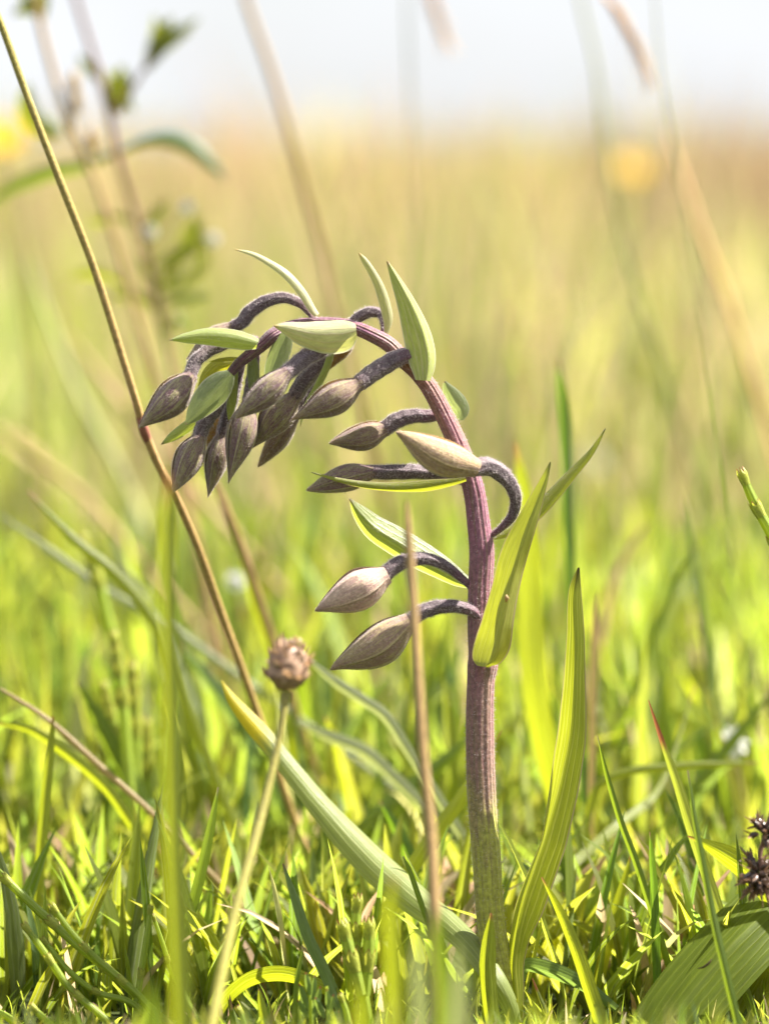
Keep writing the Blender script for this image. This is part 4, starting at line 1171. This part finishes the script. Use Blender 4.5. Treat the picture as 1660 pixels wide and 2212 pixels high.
# small pale flowers of the herb
for (cu, cv) in ((461, 516), (404, 447), (325, 500)):
    cc = P(cu, cv, DB / 1000)
    C, Wd = curve_px([(cu, cv, 6), ((cu + 330) / 2, cv + 50, 6), (332, cv + 95, 6)], DB, 10)
    v, f, u = grid(tube_grid(C, Wd / 2, 6))
    fl = obj('flower', v, f, M['stalk_green'], herb, uv=u)
    for i in range(6):
        a = i * math.pi / 3 + cu
        A = place(scale_mesh(.0013, .0011, .0002, i), cc, RIGHT * math.cos(a) + UP * math.sin(a) - FWD * .3, -FWD)
        v, f, u = grid(A)
        obj('petal', v, f, M['petal_white'], fl, uv=u)

# dry branching stem beside the herb
Cs, Ws = curve_px([(70, -50, 11), (85, 40, 15), (110, 140, 15), (140, 235, 15), (175, 320, 15), (210, 400, 15), (250, 526, 15), (282, 640, 14), (330, 800, 17), (380, 1000, 17)], 150, 90, root=True)
Cs, Ws = Cs[::-1], Ws[::-1]
dry = thing('dry_herb', Cs[0], 'pale orange-brown dry stem with green top leaves beside the purple herb', 'herb')
v, f, u = grid(tube_grid(Cs, Ws / 2, 10))
obj('stem', v, f, M['straw'], dry, uv=u)
for pts in ([(28, 30, 4), (50, 22, 26), (75, 25, 20), (88, 45, 8)], [(95, -30, 4), (92, 0, 28), (90, 30, 20), (88, 50, 8)], [(40, -20, 4), (60, 0, 24), (80, 30, 14), (88, 48, 8)]):
    C, Wd = curve_px(pts[::-1], 150, 20)
    v, f, u = grid(blade_grid(C, Wd, .2, .3, 9, False))
    obj('leaf', v, f, M['herb_leaf'], dry, uv=u)
for i, (cu, cv) in enumerate(((165, 215), (150, 260), (160, 180), (200, 300))):
    C, Wd = curve_px([(cu, cv - 30, 4), (cu, cv, 26), (cu + 4, cv + 30, 10)], 150, 14)
    v, f, u = grid(tube_grid(C, Wd / 2, 9))
    obj('dry_bud', v, f, M['g_straw'], dry, uv=u)

# ------------------------------------------------------------------ yellow flowers in the meadow
def yflower(cu, cv, dd, size, label, tilt):
    c = P(cu, cv, dd)
    base = c.copy(); base[2] = 0; base[0] += .01
    t = thing('yellow_flower', base, label, 'flower')
    line = spline(np.array([base - np.array([0, 0, .003]), (base + c) / 2 + np.array([.004, 0, 0]), c]), 24)
    v, f, u = grid(tube_grid(line, np.full(24, .0008), 7))
    obj('stalk', v, f, M['stalk_green'], t, uv=u)
    ax = unit(np.array([.15, -tilt, 1.0]))
    x = unit(np.cross(ax, [0, 1, .2])); y = np.cross(ax, x)
    for i in range(14):
        a = i / 14 * 2 * math.pi
        dr = x * math.cos(a) + y * math.sin(a)
        A = place(scale_mesh(size * .5, size * .2, size * .03, i), c + dr * size * .05, dr + ax * .25, ax)
        v, f, u = grid(A)
        obj('petal', v, f, M['petal'], t, uv=u)
    eye = c[None] + ax[None] * np.linspace(-.06, .1, 7)[:, None] * size
    v, f, u = grid(tube_grid(eye, size * np.array([.02, .1, .14, .15, .13, .08, .01]), 10))
    obj('disc', v, f, M['petal_eye'], t, uv=u)


yflower(1364, 366, .75, .0115, 'yellow daisy-like flower out of focus near the skyline at the right', .9)
yflower(-4, 300, .45, .0140, 'yellow flower cut off behind the leaning stalk at the far left', .9)
yflower(968, 802, .95, .0085, 'small orange-yellow flower blurred just behind the orchid stem', .8)
yflower(1590, 570, 1.6, .010, 'tiny yellow flower blurred far out in the right meadow', .8)

# white blurred daisy heads in the turf
for (cu, cv, dd, size, lb) in ((1578, 1605, .085, .0052, 'small white flower head out of focus in the turf on the right'),
                               (510, 1255, .14, .0034, 'small white flower head out of focus under the drooping buds'),
                               (1280, 995, .5, .006, 'faint white flower head far behind the orchid leaf')):
    c = P(cu, cv, dd)
    base = c.copy(); base[2] = 0
    t = thing('white_flower', base, lb, 'flower')
    line = spline(np.array([base - np.array([0, 0, .003]), (base + c) / 2 + np.array([.002, 0, 0]), c]), 16)
    v, f, u = grid(tube_grid(line, np.full(16, .0005), 7))
    obj('stalk', v, f, M['stalk_green'], t, uv=u)
    for i in range(10):
        a = i / 10 * 2 * math.pi
        dr = RIGHT * math.cos(a) + UP * math.sin(a)
        A = place(scale_mesh(size * .5, size * .24, size * .05, i), c + dr * size * .04, dr - FWD * .3, -FWD + UP * .6)
        v, f, u = grid(A)
        obj('petal', v, f, M['petal_white'], t, uv=u)

# ------------------------------------------------------------------ more single blades of the near turf, each its own object
r = np.random.default_rng(21)
KINDS = [('g_fresh', 'fresh green'), ('g_yellow', 'glowing yellow-green'), ('g_blue', 'dull grey-green'), ('g_dark', 'deep green')]
HABIT = ['upright', 'gently arching', 'strongly bent']


def beside(u):
    for lim, w in ((230, 'behind the slanting horsetail shoots'), (480, 'behind the tall foreground blade'), (720, 'behind the dry flower head stalk'), (960, 'behind the pale arching orchid leaf'),
                   (1130, 'behind the orchid stem'), (1330, 'behind the tall striped orchid leaf')):
        if u < lim:
            return w
    return 'behind the broad dark leaf and seed head'


protos = []
for ki, (mt, lb) in enumerate(KINDS):
    for j in range(7):
        Lh = 1.0
        rows = 16
        s = np.linspace(0, 1, rows)
        hb = (0, 0, 0, 1, 1, 1, 2)[j]
        lean, bend = r.uniform(0, .3), (r.uniform(.05, .4), r.uniform(.7, 1.2), r.uniform(1.7, 2.3))[hb]
        th = lean + bend * s ** 1.5
        x = np.concatenate([[0], np.cumsum(np.sin(th[:-1]) / (rows - 1))])
        z = np.concatenate([[0], np.cumsum(np.cos(th[:-1]) / (rows - 1))])
        C = np.stack([x, 0 * x, z], 1) * .04
        T = unit(np.gradient(C, axis=0))
        tw = r.uniform(-1, 1) + r.uniform(-.8, .8) * s
        S = np.stack([np.sin(tw) * .5, np.cos(tw), 0 * s], 1)
        S = unit(S - T * (S * T).sum(1, keepdims=True))
        N = np.cross(S, T)
        hw = np.interp(s, [0, .3, .75, 1], [.7, 1, .62, .02]) * r.uniform(.0010, .0021)
        c = np.linspace(-1, 1, 5)
        A = C[:, None] + S[:, None] * (hw[:, None] * c)[..., None] + N[:, None] * (hw[:, None] * np.abs(c) * r.uniform(.2, .6))[..., None]
        v, f, u = grid(A)
        me = mesh_data('grass_shoot', v, f, u)
        me.materials.append(M[mt])
        protos.append((ki, me, hb))
cnt = 0
while cnt < 230:
    y = r.uniform(.56, .84)
    x = r.uniform(-1, 1) * (.112 * y + .004)
    ki = r.choice(4, p=[.42, .34, .12, .12])
    me, hb = [(m_, h_) for k_, m_, h_ in protos if k_ == ki][r.integers(7)]
    hgt = r.uniform(.75, 1.6)
    q = project((x, y, .036 * hgt))
    if q[1] < np.interp(y, [.56, .62, .84], [1500, 1300, 950]) + r.uniform(0, 160):
        continue
    o = link('grass_shoot', me, None, (x, y, -.001))
    o.rotation_euler = (0, 0, r.uniform(0, 2 * math.pi))
    o.scale = (hgt * r.uniform(.8, 1.1), hgt * r.uniform(.8, 1.2), hgt)
    lb = '%s %s grass blade %s' % (HABIT[hb], KINDS[ki][1], beside(q[0]))
    tag(o, lb, 'grass', lb.replace(' grass blade', ' blades'))
    cnt += 1
